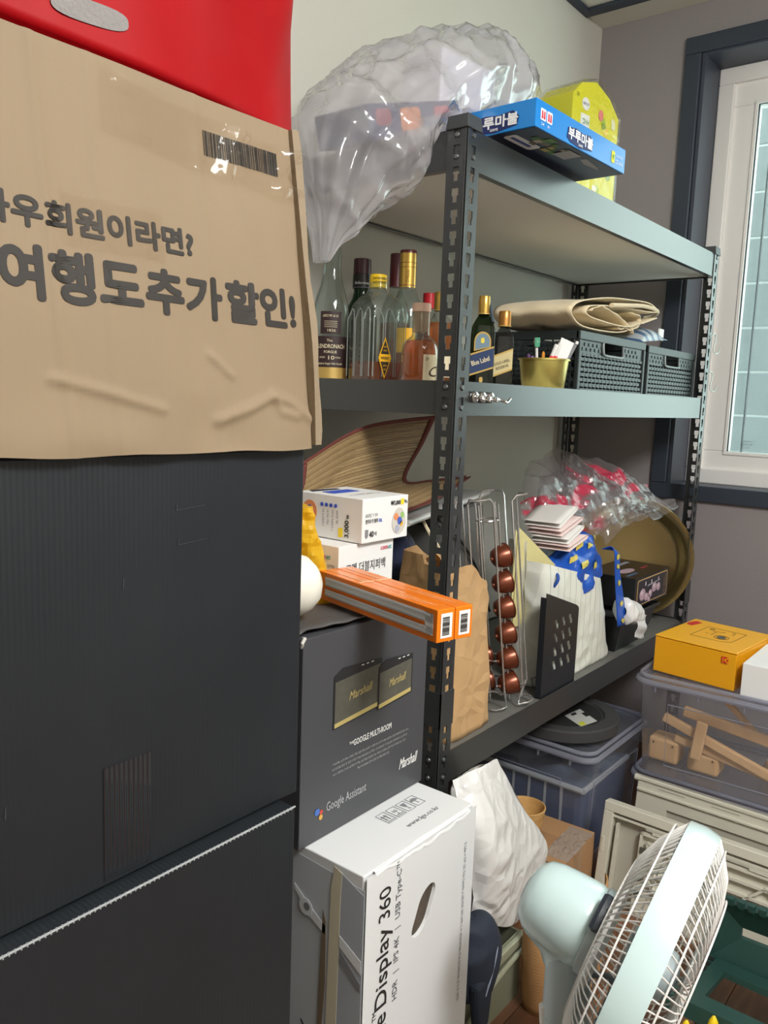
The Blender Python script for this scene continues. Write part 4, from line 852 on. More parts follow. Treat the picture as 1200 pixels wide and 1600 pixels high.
# ---- folded canvas tote on the first basket
CANV = mat('natural_canvas', (226, 210, 176), rough=.9, var=.18, vscale=14, dark=1.0, bump=.25, bscale=320, sheen=.2)
tb = thing('tote_bag', 'folded cream canvas tote bag lying on top of the woven basket', 'bag', (.79, .145, MIDZ + .158))
TS = .78
def fold(path, width, z_j=.0, seed=0, n=64, nw=16, thick=.0025, skew=0.0):
    P = curve(path, n)
    def fn(u, v):
        q = P[min(int(round(u * (n - 1))), n - 1)]; w = (v - .5) * width
        return (q[0] * TS + .03 + w * skew + .006 * noise.noise((u * 8, v * 4, seed)), w + .01 * noise.noise((u * 5, seed, v)), q[1] + .006 * noise.noise((u * 9, v * 5, seed + 3)) * (1 if u > .05 else 0))
    return MB().grid(fn, n, nw)
P3 = lambda l: [(a, b, 0) for a, b in l]
fold(P3([(.37, .072), (.20, .040), (.05, .010), (-.24, .005), (-.345, .024), (-.36, .046), (-.30, .066), (-.12, .088), (.10, .103), (.28, .112), (.36, .100), (.37, .088), (.30, .082), (.05, .078), (-.16, .064), (-.24, .050), (-.22, .034), (-.05, .028), (.12, .032), (.20, .050)]), .22, n=100).build('canvas', CANV, tb, smooth='all', thick=.003)
fold(P3([(-.20, .052), (-.14, .066), (-.02, .062), (.10, .040), (.17, .016)]), .21, n=40, seed=4).build('inner_fold', CANV, tb, smooth='all', thick=.003)
fold(P3([(.02, .020), (.12, .022), (.20, .034), (.22, .060), (.14, .072)]), .215, n=40, seed=6).build('inner_fold', CANV, tb, smooth='all', thick=.003)
MB().tube(curve([(-.02, -.112, .074), (.10, -.114, .086), (.22, -.112, .096), (.33, -.104, .094), (.362, -.08, .084), (.37, -.05, .08)], 30), .006, 8).build('strap', CANV, tb, smooth=True)
# ---- pouch beside it
pc = thing('zip_pouch', 'blue and grey printed plastic pouch beside the folded tote on the basket', 'pouch', (1.10, .13, MIDZ + .1535))
def pou(u, v):
    x = lerp(-.08, .12, u); y = lerp(-.09, .05, v); return (x, y, .003 + .052 * math.sin(PI * u) ** .6 * math.sin(PI * v) ** .5 * (.8 + .3 * noise.noise((x * 18, y * 18, 0))) + .02 * u)
MB().grid(pou, 30, 18).build('film', striped('pouch_print', (176, 184, 190), (70, 100, 140), 0, .045, duty=.4, rough=.3), pc, smooth='all', thick=.002)
MB().box((.09, -.075, .02), (.125, -.070, .055)).build('label', WHITEINK, pc)
# ---- steel hooks on the beam
STEEL = mat('polished_steel', (214, 214, 212), rough=.14, metal=1.0)
for k, x in enumerate((.066, .095, .126)):
    o = thing('magnet_hook', ('steel magnet hook on the beam, closest to the post', 'middle of three steel magnet hooks on the beam', 'steel magnet hook whose tip points away from the post')[k], 'hook', (x, .0, 1.283), 0, 'steel hooks on the middle beam')
    MB().lathe([(.0, .0), (.0105, .0), (.0115, .002), (.0115, .007), (.010, .009), (.004, .010), (.004, .013), (.0, .013)], 20, Matrix.Translation((0, .0024, 0)) @ Matrix.Rotation(PI / 2, 4, 'X')).build('magnet', STEEL, o, smooth=True)
    MB().tube(curve([(0, -.008, 0), (.004, -.02, -.003), (.016, -.026, -.006), (.032, -.024, -.008) if k == 2 else (.024, -.022, -.006), (.048, -.022, 0) if k == 2 else (.03, -.018, .0)], 18), .0028, 8).build('hook', STEEL, o, smooth=True)
for k, z in enumerate((1.500, 1.375)):
    o = thing('s_hook', ('upper white wire hook hanging on the window-side post', 'lower white wire hook hanging on the window-side post')[k], 'hook', (1.508, -.004, z), 0, 'wire hooks on the far post')
    MB().tube(curve([(-.012, .012, .0), (-.008, .0, .018), (.002, -.006, .026), (.012, -.008, .018), (.010, -.008, .0), (-.002, -.008, -.022), (-.004, -.010, -.034), (.006, -.016, -.040), (.016, -.020, -.034), (.020, -.022, -.020)], 40), .0017, 8).build('wire', mat('white_wire', (200, 214, 210), rough=.3, metal=.4), o, smooth=True)
# ================================================================== lower shelf
LZ = LOWZ + .0008
def netsurf(rows):
    """smooth surface through a net of points"""
    def fn(u, v): return spline([tuple(spline(r, u)) for r in rows], v)
    return fn
# ---- kraft paper bag
KBAG = mat('kraft_paper', (196, 158, 112), rough=.75, var=.25, vscale=9, dark=1.0, bump=.2, bscale=18)
crumple(KBAG, 16, .55)
kb = thing('paper_bag', 'brown kraft paper bag with an open crumpled top behind the post', 'bag', (.166, .110, LZ))
def kbag(u, v):
    a = u * 2 * PI; ca, sa = math.cos(a), math.sin(a); ex = 6; R = (abs(ca) ** ex + abs(sa) ** ex) ** (-1 / ex)
    x = ca * R * .100; y = sa * R * .082
    htop = .385 - max(0, (x + .02)) * .55 + (.02 if y > 0 else 0); z = v * htop
    s = 1 - .10 * v ** 2 if ca < 0 else 1 + .02 * math.sin(v * 3) - .25 * v ** 3
    c = crease((x, y, z * .7), 11, .016, 2) + .004 * noise.noise((x * 10, y * 10, z * 6))
    return (x * s + ca * c, y * (1 - .15 * v) + sa * c * .8, z + (.006 * noise.noise((a * 3, 0, 0)) if v > .98 else 0))
m = MB().grid(kbag, 96, 30, wrapu=True); m.f.append(tuple(i * 30 for i in range(96))); m.build('bag', KBAG, kb, smooth='all')
def kfl(u, v): return (.02 + .09 * u, .02 + .06 * v + .01 * noise.noise((u * 7, v * 6, 1)), .352 - .12 * u * u + .035 * math.sin(v * 3) * (1 - u) + .012 * noise.noise((u * 8, v * 8, 5)))
MB().grid(kfl, 20, 12).build('rim_fold', KBAG, kb, smooth='all')
# ---- navy cloth stuffed behind
NAVYC = mat('navy_cloth', (26, 36, 66), rough=.9, sheen=.3, bump=.3, bscale=60)
def lump(name, label, cat, loc, rx, ry, h, m, seed, amp=.03, group=None, sc=9, bottom=0.0, nu=56, nv=28, part='cloth'):
    o = thing(name, label, cat, loc, 0, group)
    def fn(u, v):
        a = u * 2 * PI; t = v * PI * .5; r = math.cos(t) ** .6 if v < 1 else 0
        p = Vector((math.cos(a) * r * rx, math.sin(a) * r * ry, h * math.sin(t) ** .8)); d = crease(p, sc, amp, seed) + amp * .4 * noise.noise(p * 14 + Vector((seed, 0, 0)))
        q = p + Vector((math.cos(a) * d, math.sin(a) * d, d * .8 * v)); q.z = max(q.z, 0); return q
    mm = MB().grid(fn, nu, nv, wrapu=True); mm.f.append(tuple(i * nv for i in range(nu))); mm.build(part, m, o, smooth='all'); return o
lump('cloth_bundle', 'navy cloth bundle between the paper bag and the back wall', 'cloth', (.185, .305, LZ), .115, .075, .44, NAVYC, 1.0)
o = thing('strap', 'loose beige fabric strap hanging over the navy cloth', 'strap', (.215, .175, .90)); MB().tube(curve([(-.02, .03, .10), (-.03, 0, .07), (-.012, -.012, .04), (.01, -.010, .01), (.02, 0, -.02)], 20), .004, 6).build('cord', CANV, o, smooth=True)
# ---- grey garment case with black piping
gc = thing('garment_case', 'grey fabric case with black piping behind the capsule holder', 'case', (.440, .348, LZ))
GREYF = mat('grey_nonwoven', (96, 96, 94), rough=.85, var=.2, vscale=6, bump=.1, bscale=200)
def case(u, v):
    a = u * 2 * PI; ca, sa = math.cos(a), math.sin(a); ex = 5; R = (abs(ca) ** ex + abs(sa) ** ex) ** (-1 / ex); t = 1 - .10 * v ** 3
    return (ca * R * .115 * t, sa * R * .125 * t, .462 * v + .004 * noise.noise((a * 2, v * 4, 0)))
m = MB().grid(case, 64, 20, wrapu=True); m.f.append(tuple(i * 20 for i in range(64))); m.f.append(tuple(i * 20 + 19 for i in range(64))); m.build('case', GREYF, gc, smooth=True)
MB().tube(curve([(-.118, -.06, .455), (-.100, -.122, .42), (-.03, -.130, .36), (.05, -.130, .27), (.11, -.126, .17)], 26), .0035, 6).build('piping', mat('black_piping', (24, 26, 28), rough=.6), gc, smooth=True)
MB().tube(curve([(-.118, .1, .43), (-.120, 0, .425), (-.118, -.09, .42)], 14), .003, 6).build('piping', mat('black_piping', (24, 26, 28)), gc, smooth=True)
# ---- pale panel and bamboo mat
pn = thing('metal_panel', 'flat pale grey metal panel lying under the bamboo mat', 'panel', (0, 0, 1.0125))
pv = [(.68, .325), (.02, .118), (-.02, .26), (.10, .40), (.60, .485)]
MB().prism(pv, 0, .010).build('sheet', mat('pale_metal', (196, 196, 196), rough=.35, metal=.35), pn, bevel=.002)
MB().tube([(.68, .325, .004), (.02, .118, .004)], .007, 8).build('rolled_edge', mat('pale_metal_edge', (222, 222, 220), rough=.3, metal=.3), pn, smooth=True)
BAM = ribbed('bamboo_weave', (178, 150, 106), 1, .010, rough=.6, strength=.2)
mt = thing('bamboo_mat', 'folded bamboo slat mat with a brown cloth border on the pale panel', 'mat', (0, 0, 0))
rows = [[(0.363, 0.300, 1.236), (0.332, 0.310, 1.170), (0.251, 0.300, 1.080), (0.376, 0.300, 1.072), (0.542, 0.300, 1.074)],
    [(0.042, 0.260, 1.213), (0.011, 0.250, 1.152), (-0.051, 0.220, 1.072), (0.069, 0.220, 1.050), (0.266, 0.220, 1.040)],
    [(-0.212, 0.200, 1.148), (-0.225, 0.190, 1.103), (-0.270, 0.160, 1.066), (-0.176, 0.150, 1.045), (0.015, 0.140, 1.037)]]
ms = netsurf(rows)
BM = [mat('bamboo_%d' % i, c, rough=.55, var=.4, vscale=60, dark=.95) for i, c in enumerate(((158, 132, 92), (144, 118, 80), (168, 142, 102)))]
def strip(u0, u1, v0, v1, nu, nv, lift):
    def fn(a, b):
        u, v = lerp(u0, u1, a), lerp(v0, v1, b); p = ms(u, v); e = .004; n = (ms(min(u + e, 1), v) - ms(max(u - e, 0), v)).cross(ms(u, min(v + e, 1)) - ms(u, max(v - e, 0)))
        if n.length > 0: n.normalize()
        return p + n * lift * math.sin(PI * a)
    return MB().grid(fn, nu, nv)
NS = 46
for i in range(NS):
    a, b = .05 + .90 * i / NS, .05 + .90 * (i + 1) / NS
    strip(a + .0004, b - .0004, .05, .96, 4, 22, .0028).build('slat', BM[i % 3], mt, smooth='all', thick=.0015)
BRD = mat('brown_border', (104, 50, 44), rough=.85, bump=.2, bscale=200)
for (u0, u1, v0, v1) in ((0, .055, 0, 1), (.945, 1, 0, 1), (.05, .95, 0, .055), (.05, .95, .955, 1)):
    strip(u0, u1, v0, v1, 24 if u1 - u0 > .2 else 4, 24 if v1 - v0 > .2 else 4, .002).build('border', BRD, mt, smooth='all', thick=.004)
# ---- chrome capsule stand
HX, HY = .385, .085
hd = thing('capsule_stand', 'chrome wire coffee capsule stand leaning against the paper bag', 'capsule holder', (HX, HY, LZ), 0)
tilt = Matrix.Rotation(math.radians(6.5), 3, Vector((.776, .62, 0)))
tilt = Matrix.Rotation(math.radians(-6.5), 3, Vector((.776, .62, 0)))
def tl(p): return tilt @ Vector(p)
HH = .515; R1 = .074
for k in range(4):   # four channels, each a pair of uprights joined by bows above and below
    a0 = math.radians(20 + 90 * k); pts = []
    for s, r in ((-.42, R1), (.42, R1)):
        pts.append((r * math.cos(a0 + s), r * math.sin(a0 + s)))
    (x0, y0), (x1, y1) = pts; ox, oy = math.cos(a0) * .030, math.sin(a0) * .030
    loop = [(x0, y0, .045)] + [(lerp(x0, x1, t) - ox * math.sin(PI * t) * .4, lerp(y0, y1, t) - oy * math.sin(PI * t) * .4, .035 + .008 * math.sin(PI * t)) for t in (.15, .3, .5, .7, .85)] + [(x1, y1, .045), (x1, y1, .2), (x1, y1, HH - .012)]
    loop += [(lerp(x1, x0, t) + ox * math.sin(PI * t), lerp(y1, y0, t) + oy * math.sin(PI * t), HH) for t in (.1, .3, .5, .7, .9)] + [(x0, y0, HH - .012), (x0, y0, .2)]
    MB().tube([tl(p) for p in loop], .0024, 8, closed=True).build('channel_wire', CHROME, hd, smooth=True)
    c = [(.018 * math.cos(a0 + s), .018 * math.sin(a0 + s)) for s in (0,)][0]
    MB().tube([tl((x0 * .45, y0 * .45, .01)), tl((x0 * .45, y0 * .45, HH - .02))], .0022, 8).build('inner_wire', CHROME, hd, smooth=True)
    b = [(x0 * 1.02, y0 * 1.02, .05)] + [(math.cos(a0) * (R1 - .02) + math.cos(t) * .030, math.sin(a0) * (R1 - .02) + math.sin(t) * .030, .006) for t in [a0 - 1.6 + .4 * q for q in range(9)]] + [(x1 * 1.02, y1 * 1.02, .05)]
    MB().tube([Vector((p[0], p[1], max(tl(p).z, .004))) + Vector((tl(p).x - p[0], tl(p).y - p[1], 0)) for p in curve(b, 30)], .0024, 8).build('foot_loop', CHROME, hd, smooth=True)
for z in (.11, HH - .06): MB().tube([tl((.029 * math.cos(t), .029 * math.sin(t), z)) for t in [q * PI / 10 for q in range(20)]], .002, 6, closed=True).build('brace_ring', CHROME, hd, smooth=True)
CAPM = mat('copper_capsule', (122, 64, 42), rough=.3, metal=.55, spec=.6)
cap0 = None
spots = [(math.radians(150), .048 + .0635 * k, .016, -.024) for k in range(6)] + [(math.radians(150), .048 + .0635 * k, -.040, .01) for k in range(2)]
for k, (a, z, sr, sf) in enumerate(spots):
    d = Vector((math.cos(a), math.sin(a), 0)); pos = Vector((HX, HY, LZ)) + tl(Vector((.625, -.78, 0)) * sr + Vector((.776, .62, 0)) * sf + Vector((0, 0, z)))
    if cap0 is None:
        o = thing('coffee_capsule', 'x', 'capsule', (0, 0, 0), 0, 'coffee capsules in the wire stand')
        MB().lathe([(r_ * 1.24, z_ * 1.2) for r_, z_ in ((.0, .014), (.004, .0145), (.0045, .0125), (.010, .012), (.0165, .008), (.0185, .003), (.022, -.006), (.0232, -.018), (.0245, -.019), (.0245, -.021), (.0, -.021))], 24).build('shell', CAPM, o, smooth=True)
        MB().lathe([(.0, .0195), (.0035, .0185), (.0045, .0165), (.0, .016)], 14).build('tip', mat('capsule_tip', (190, 120, 84), rough=.25, metal=.6), o, smooth=True); cap0 = o
    else: o = copy_tree(cap0)
    o.location = pos; o.rotation_euler = (tilt @ Vector((d.x, d.y, -.12))).to_track_quat('Z', 'Y').to_euler()
    o['label'] = (('lowest', 'second lowest', 'third lowest', 'third highest', 'second highest', 'topmost')[k] + ' brown coffee capsule in the open wire column') if k < 6 else ('lowest', 'upper')[k - 6] + ' brown coffee capsule peeking out behind the paper bag'
# ---- black slotted file holder
fh = thing('file_holder', 'black metal file holder with wave-shaped slots in front of the striped bag', 'holder', (.462, .010, LZ))
BLKM = mat('black_sheet_metal', (28, 32, 38), rough=.45)
fw_, ft = .190, .0018; F = fmat('-y', (0, 0, 0))
cols = [(.052, .08), (.092, .12), (.132, .16)]; rowsz = [(.060, .086), (.096, .122), (.132, .158), (.168, .194)]
m = MB()
def fr(x0, z0, x1, z1): m.prism([(x0, z0), (x1, z0), (x1, z1), (x0, z1)], -ft, 0, F)
fr(0, 0, fw_, rowsz[0][0])
for i, (a, b) in enumerate(rowsz):
    prev = 0
    for c0, c1 in cols:   # slanted S slots between solid strips
        m.prism([(prev, a), (c0 + .010, a), (c0 + .008, (a + b) / 2 - .004), (c0 + .002, (a + b) / 2 + .004), (c0, b), (prev if prev == 0 else prev - .010, b)], -ft, 0, F) if prev == 0 else m.prism([(prev, a), (c0 + .010, a), (c0 + .008, (a + b) / 2 - .004), (c0 + .002, (a + b) / 2 + .004), (c0, b), (prev - .010, b), (prev - .008, (a + b) / 2 + .004), (prev - .002, (a + b) / 2 - .004)], -ft, 0, F)
        prev = c0 + .026
    m.prism([(prev, a), (fw_, a), (fw_, b), (prev - .010, b), (prev - .008, (a + b) / 2 + .004), (prev - .002, (a + b) / 2 - .004)], -ft, 0, F)
    fr(0, b, fw_, rowsz[i + 1][0] if i < 3 else .200)
m.prism([(0, .20), (fw_, .20), (fw_ - .004, .206), (fw_ - .016, .213), (0, .272)], -ft, 0, F)
m.build('front_sheet', BLKM, fh)
MB().box((0, 0, 0), (fw_, .016, .002)).build('base', BLKM, fh); MB().box((0, ft, 0), (.0018, .016, .26)).build('side_sheet', BLKM, fh)
# ---- striped paper bag with blue bag, papers and folder inside
sp = thing('paper_bag', 'white striped paper bag stuffed with a blue woven bag', 'bag', (.70, .10, LZ))
STR = striped('striped_paper', (226, 228, 218), (150, 156, 156), 0, .034, duty=.05, rough=.55)
crumple(STR, 13, .35)
def sbag(u, v):
    a = u * 2 * PI; ca, sa = math.cos(a), math.sin(a); ex = 7; R = (abs(ca) ** ex + abs(sa) ** ex) ** (-1 / ex)
    cx = lerp(.045, -.01, v); hw = lerp(.212, .178, v); x = cx + ca * R * hw; y = .002 + sa * R * .066 * (1 + .08 * math.sin(v * 3))
    top = .335 - (x + .19) * .26 + (.05 if sa > 0 else 0); z = v * top
    c = crease((x * .8, y, z), 9, .024, 6) * (.5 + (1 - v)) + .006 * noise.noise((x * 9, y * 9, z * 9))
    if v < .25 and ca > .3: c += .02 * (.25 - v)
    return (x + ca * c, y + sa * abs(c) * .7 * (1 if sa > 0 else .5), z)
m = MB().grid(sbag, 110, 32, wrapu=True); m.f.append(tuple(i * 32 for i in range(110))); m.build('bag', STR, sp, smooth='all')
MB().tube(curve([(-.155, -.066, .272), (-.156, -.076, .290), (-.148, -.072, .300), (-.138, -.060, .302), (-.128, -.05, .30), (-.122, -.05, .28)], 20), .0045, 8).build('handle_cord', mat('blue_cord', (40, 84, 170), rough=.7), sp, smooth=True)
BLUEB = mat('blue_tarp', (24, 86, 190), rough=.3, spec=.5, bump=.5, bscale=45, var=.3, vscale=14, dark=.7)
bb = thing('shopping_bag', 'crumpled blue tarp shopping bag with yellow print stuffed in the striped bag', 'bag', (.74, .085, .800))
def blu(u, v):
    a = u * 2 * PI; t = v * PI * .5; r = math.cos(t) ** .7 if v < 1 else 0; p = Vector((math.cos(a) * r * .155, math.sin(a) * r * .052, -.03 + .135 * math.sin(t) + .03 * math.cos(a) * r)); c = crease(p, 17, .032, 3) + .012 * noise.noise(p * 20)
    return p + Vector((math.cos(a) * c * .8, math.sin(a) * c * .6, c * v))
m = MB().grid(blu, 72, 36, wrapu=True); m.build('tarp', BLUEB, bb, smooth='all')
random.seed(11)
YPR = mat('yellow_print', (206, 190, 90), rough=.5)
for u0, v0 in ((.60, .30), (.66, .55), (.72, .38), (.78, .62), (.82, .25), (.88, .45), (.70, .72), (.93, .60)):
    def pr(u, v, u0=u0, v0=v0):
        p = Vector(blu(u0 + .045 * (u - .5), v0 + .09 * (v - .5))); return p + Vector((p.x * .02, -.004, .003))
    MB().grid(pr, 6, 6).build('print', YPR, bb, smooth='all')
STRAP = netsurf([[(0.100, -0.045, .075), (0.105, -0.078, .080), (0.108, -0.088, 0.002), (0.140, -0.094, -0.152)], [(0.150, -0.045, .066), (0.136, -0.082, .062), (0.141, -0.090, -0.002), (0.203, -0.098, -0.154)]])
MB().grid(lambda u, v: STRAP(u, v), 30, 6).build('strap', BLUEB, bb, smooth='all', thick=.002)
for t in (.45, .58, .72, .84, .95):
    p = STRAP(t, .5); MB().prism([(random.uniform(.6, 1) * .011 * math.cos(k * PI / 3), random.uniform(.5, 1) * .011 * math.sin(k * PI / 3)) for k in range(6)], .0, .0025, Matrix.Translation(p + Vector((0, -.001, 0))) @ Matrix.Rotation(PI / 2, 4, 'X')).build('print', YPR, bb)
PINK = striped('pink_striped_paper', (232, 222, 218), (222, 180, 178), 0, .0062, duty=.45, rough=.7); WHP = mat('white_paper', (226, 222, 218), rough=.75)
for k, (z, y, rz, ty, mm, lab) in enumerate(((.905, .085, .10, -.12, PINK, 'lowest folded pink-striped paper bag in the pile'), (.926, .095, .16, -.16, WHP, 'folded white paper bag sandwiched between pink-striped ones'), (.948, .105, .05, -.20, PINK, 'upper folded pink-striped paper bag in the pile'), (.971, .118, .12, -.25, WHP, 'topmost folded white paper sheet on the pile'))):
    o = thing('folded_paper_bag', lab, 'paper bag', (.67, y, z), 0, 'folded paper bags on the striped bag', rot=(0, ty, rz))
    P = curve([(-.07, 0, 0), (.04, 0, .002), (.068, 0, .005), (.070, 0, .011), (.04, 0, .014), (-.07, 0, .013)], 30)
    MB().grid(lambda u, v: (P[int(round(u * 29))].x, (v - .5) * .105, P[int(round(u * 29))].z + .002 * noise.noise((u * 5, v * 5, k))), 30, 6).build('paper', mm, o, smooth='all', thick=.0012)
yf = thing('folder', 'pale yellow paper folder standing in the striped bag', 'folder', (.56, .100, .80), 0, rot=(0, .0, -.35))
MB().prism([(-.075, -.10), (.085, -.10), (.085, .032), (-.005, .085), (-.075, .155)], 0, .004, fmat('-y', (0, 0, 0))).build('sheet', mat('yellow_paper', (226, 218, 160), rough=.7), yf)
MB().prism([(-.07, -.10), (.08, -.10), (.08, .042), (-.07, .163)], .006, .008, fmat('-y', (0, 0, 0))).build('sheet', mat('yellow_paper2', (214, 204, 146), rough=.7), yf)
# ---- clear bag with red print
cb2 = thing('plastic_bag', 'crumpled clear plastic bag with red print on top of the striped bag', 'bag', (0, 0, 0))
CN = [[(0.771, 0.220, 1.020), (0.872, 0.250, 1.103), (1.037, 0.220, 1.117), (1.214, 0.120, 1.038), (1.347, 0.030, 0.958)],
    [(0.695, 0.180, 0.976), (0.780, 0.160, 1.026), (0.948, 0.140, 1.026), (1.101, 0.070, 0.983), (1.349, 0.020, 0.931)],
    [(0.667, 0.150, 0.945), (0.791, 0.120, 0.955), (0.921, 0.100, 0.937), (0.972, 0.060, 0.909), (1.114, 0.040, 0.926)],
    [(0.698, 0.120, 0.941), (0.820, 0.110, 0.920), (0.911, 0.080, 0.885), (0.911, 0.060, 0.874), (0.949, 0.050, 0.893)]]
cs = netsurf(CN)
REDF = clear('red_print_film', (244, 242, 244), haze=.16, hazecol=(226, 220, 224), rough=.12, gloss=1.6, spots=(196, 40, 76), spot_scale=5, spot_at=.57)
def cfn(off, sd):
    def fn(u, v):
        p = cs(u, v); c = crease(p, 9, .05, sd) + crease(p, 22, .012, sd) + .008 * noise.noise(p * 20); return p + Vector((-.3 * c, off - abs(c) * .5, c * .8))
    return fn
MB().grid(cfn(0, 1), 70, 46).build('front_film', REDF, cb2); MB().grid(cfn(.05, 5), 50, 30).build('back_film', REDF, cb2)
# ---- gold round tray leaning at the far end
gt = thing('round_tray', 'large round gold metal tray leaning upright at the end of the lower shelf', 'tray', (1.432, .185, LZ + .2115), 0)
GOLDM = mat('satin_gold', (160, 138, 90), rough=.22, metal=.9)
MB().lathe([(.0, .0), (.150, .0), (.166, .004), (.178, .016), (.200, .020), (.2085, .021), (.210, .019), (.200, .017), (.180, .013), (.168, .001), (.151, -.003), (.0, -.003)], 72, (Vector((-.93, -.30, .18)).to_track_quat('Z', 'Y')).to_matrix().to_4x4()).build('dish', GOLDM, gt, smooth=True)
# ---- black tub, printed black box, white roll
tubm = mat('black_tub_plastic', (30, 32, 34), rough=.28, spec=.6)
bt = thing('plastic_tub', 'glossy black plastic tub under the printed black box', 'tub', (1.10, .165, LZ))
x0, x1, y0, y1, h = -.140, .150, -.150, .12, .108
m = MB(); b = [(x0 + .02, y0 + .02), (x1 - .03, y0 + .02), (x1 - .03, y1), (x0 + .02, y1)]; t = [(x0, y0), (x1, y0), (x1, y1 + .01), (x0, y1 + .01)]
bi = [(p[0] * .97, p[1] * .97) for p in b]; ti = [(p[0] * .965, p[1] * .965) for p in t]
vs = [(p[0], p[1], 0) for p in b] + [(p[0], p[1], h) for p in t] + [(p[0], p[1], .004) for p in bi] + [(p[0], p[1], h) for p in ti]
fs = [(3, 2, 1, 0), (8, 9, 10, 11)] + [(i, (i + 1) % 4, 4 + (i + 1) % 4, 4 + i) for i in range(4)] + [(8 + i, 12 + i, 12 + (i + 1) % 4, 8 + (i + 1) % 4) for i in range(4)] + [(4 + i, 4 + (i + 1) % 4, 12 + (i + 1) % 4, 12 + i) for i in range(4)]
m.add(vs, fs).build('tub', tubm, bt, bevel=.003)
ring2 = [(x0 - .006, y0 - .006, h), (x1 + .006, y0 - .006, h), (x1 + .006, y1 + .016, h), (x0 - .006, y1 + .016, h)]
MB().tube(ring2, .005, 8, closed=True).build('rim', tubm, bt, smooth=True)
MB().tube([(x1 + .006, y0 + .02, h - .004), (x1 + .012, y0 + .018, h - .03), (x1 - .005, y0 + .018, h - .035), (x1 - .018, y0 + .018, h - .075)], .004, 6).build('clip', mat('clear_clip', (206, 208, 206), rough=.3), bt, smooth=True)
MB().box((-.10, -.10, .006), (.11, .11, .0955)).build('contents', mat('dark_contents', (46, 46, 50), rough=.7), bt, bevel=.01)
px_ = carton('printed_box', 'black gift box with a gold-framed ornament picture on the plastic tub', (1.07, .022, LZ + .1145), (.292, .17, .098), mat('black_gloss_card', (26, 24, 26), rough=.25, spec=.5))
F = fmat('-y', (0, 0, 0)); GF = mat('gold_frame_ink', (206, 168, 110), rough=.4); PH = mat('print_photo_dark', (44, 40, 50), rough=.35); ORN = mat('print_ornament', (186, 156, 170), rough=.4)
patch(px_, 'picture_frame', GF, F, .018, .008, .276, .090, rad=.010); patch(px_, 'picture', PH, F, .022, .011, .272, .087, off=.0011, rad=.008)
for x, z, r in ((.062, .040, .024), (.095, .028, .016), (.128, .034, .016), (.160, .050, .020), (.196, .046, .017), (.118, .018, .012)):
    poly(px_, 'picture', ORN, F, [(x + r * math.cos(k * PI / 8), z + r * .8 * math.sin(k * PI / 8)) for k in range(16)], off=.0016); poly(px_, 'picture', mat('print_ornament_light', (220, 200, 210)), F, [(x - r * .3 + r * .35 * math.cos(k * PI / 5), z + r * .25 + r * .3 * math.sin(k * PI / 5)) for k in range(10)], off=.0021)
for x in (.08, .13, .19): patch(px_, 'picture', mat('print_ornament_light', (220, 200, 210)), F, x, .066, x + .006, .078, off=.0016)
poly(px_, 'picture', mat('print_silver', (150, 150, 160)), F, [(.10, .060), (.21, .066), (.21, .069), (.105, .066)], off=.0016)
text(px_, 'fine_print', '~', .008, GF, F, .262, .016, ang=PI / 2, width=.06, off=.0018); text(px_, 'fine_print', '~', .008, GF, F, .248, .016, ang=PI / 2, width=.05, off=.0018)
Ft = fmat('top', (0, 0, .098)); patch(px_, 'lettering_panel', mat('print_silver', (150, 150, 160)), Ft, .17, .12, .25, .135); poly(px_, 'picture', ORN, Ft, [(.10 + .05 * math.cos(k * PI / 8), .07 + .018 * math.sin(k * PI / 8)) for k in range(16)]); patch(px_, 'lettering_panel', mat('print_red', (150, 40, 50)), Ft, .18, .05, .23, .06); patch(px_, 'lettering_panel', mat('print_blue', (70, 96, 130)), Ft, .02, .03, .10, .04)
wr = thing('wrapped_roll', 'roll wrapped in crumpled white plastic in front of the printed black box', 'packet', (.972, .005, LZ + .115), 0)
def roll(u, v):
    a = u * 2 * PI; x = lerp(-.055, .070, v); r = .038 * (1 - .3 * v) * (1 if 0 < v < 1 else .3); p = Vector((x, r * math.cos(a) * .8 - .01, .032 + r * math.sin(a) - .03 * v)); c = crease(p, 26, .014, 2); return p + Vector((0, math.cos(a) * c, math.sin(a) * c))
MB().grid(roll, 40, 24, wrapu=True).build('wrap', mat('white_film', (232, 232, 232), rough=.25, spec=.6), wr, smooth='all')
MB().grid(lambda u, v: (lerp(.0, .075, u), -.035 + .004 * math.sin(v * 9), .02 - .075 * v - .02 * u + .006 * noise.noise((u * 5, v * 5, 0))), 14, 12).build('loose_end', mat('white_film', (232, 232, 232)), wr, smooth='all', thick=.001)
# ================================================================== top shelf
TZ = TOPZ + .001
# ---- blue board game box overhanging the beam
gx0, gx1, gy0 = .098, .487, -.086
GBLUE = mat('game_blue', (20, 132, 214), rough=.3, coat=.25)
gb = thing('board_game', 'blue board game box overhanging the front of the top shelf', 'box', (gx0, gy0, TZ), -.03)
GW, GD, GH = .392, .30, .051
rbox((0, 0, 0), (GW, GD, GH)).build('box', GBLUE, gb, bevel=.0015)
F = fmat('-y', (0, 0, 0)); Fx = fmat('-x', (0, GD, 0)); Fb = fmat('bottom', (0, GD, 0))
WHT = mat('print_white', (240, 242, 244), rough=.4); NVP = mat('print_navy', (24, 38, 96), rough=.4)
def logo(F, x, z, w, s):
    poly(gb, 'logo_back', NVP, F, [(x - .004, z + .002), (x + w * .1, z - .004 * s), (x + w * .5, z - .007 * s), (x + w, z), (x + w + .004, z + .016 * s), (x + w * .9, z + .028 * s), (x + w * .6, z + .024 * s), (x + w * .3, z + .027 * s), (x, z + .022 * s)], off=.0006)
    text(gb, 'logo', '부루마불', .024 * s, WHT, F, x, z + .004 * s, bold=.035, width=w, off=.0012); text(gb, 'logo', 'GAME', .007 * s, WHT, F, x + w * .42, z - .0035 * s, bold=.02, off=.0014)
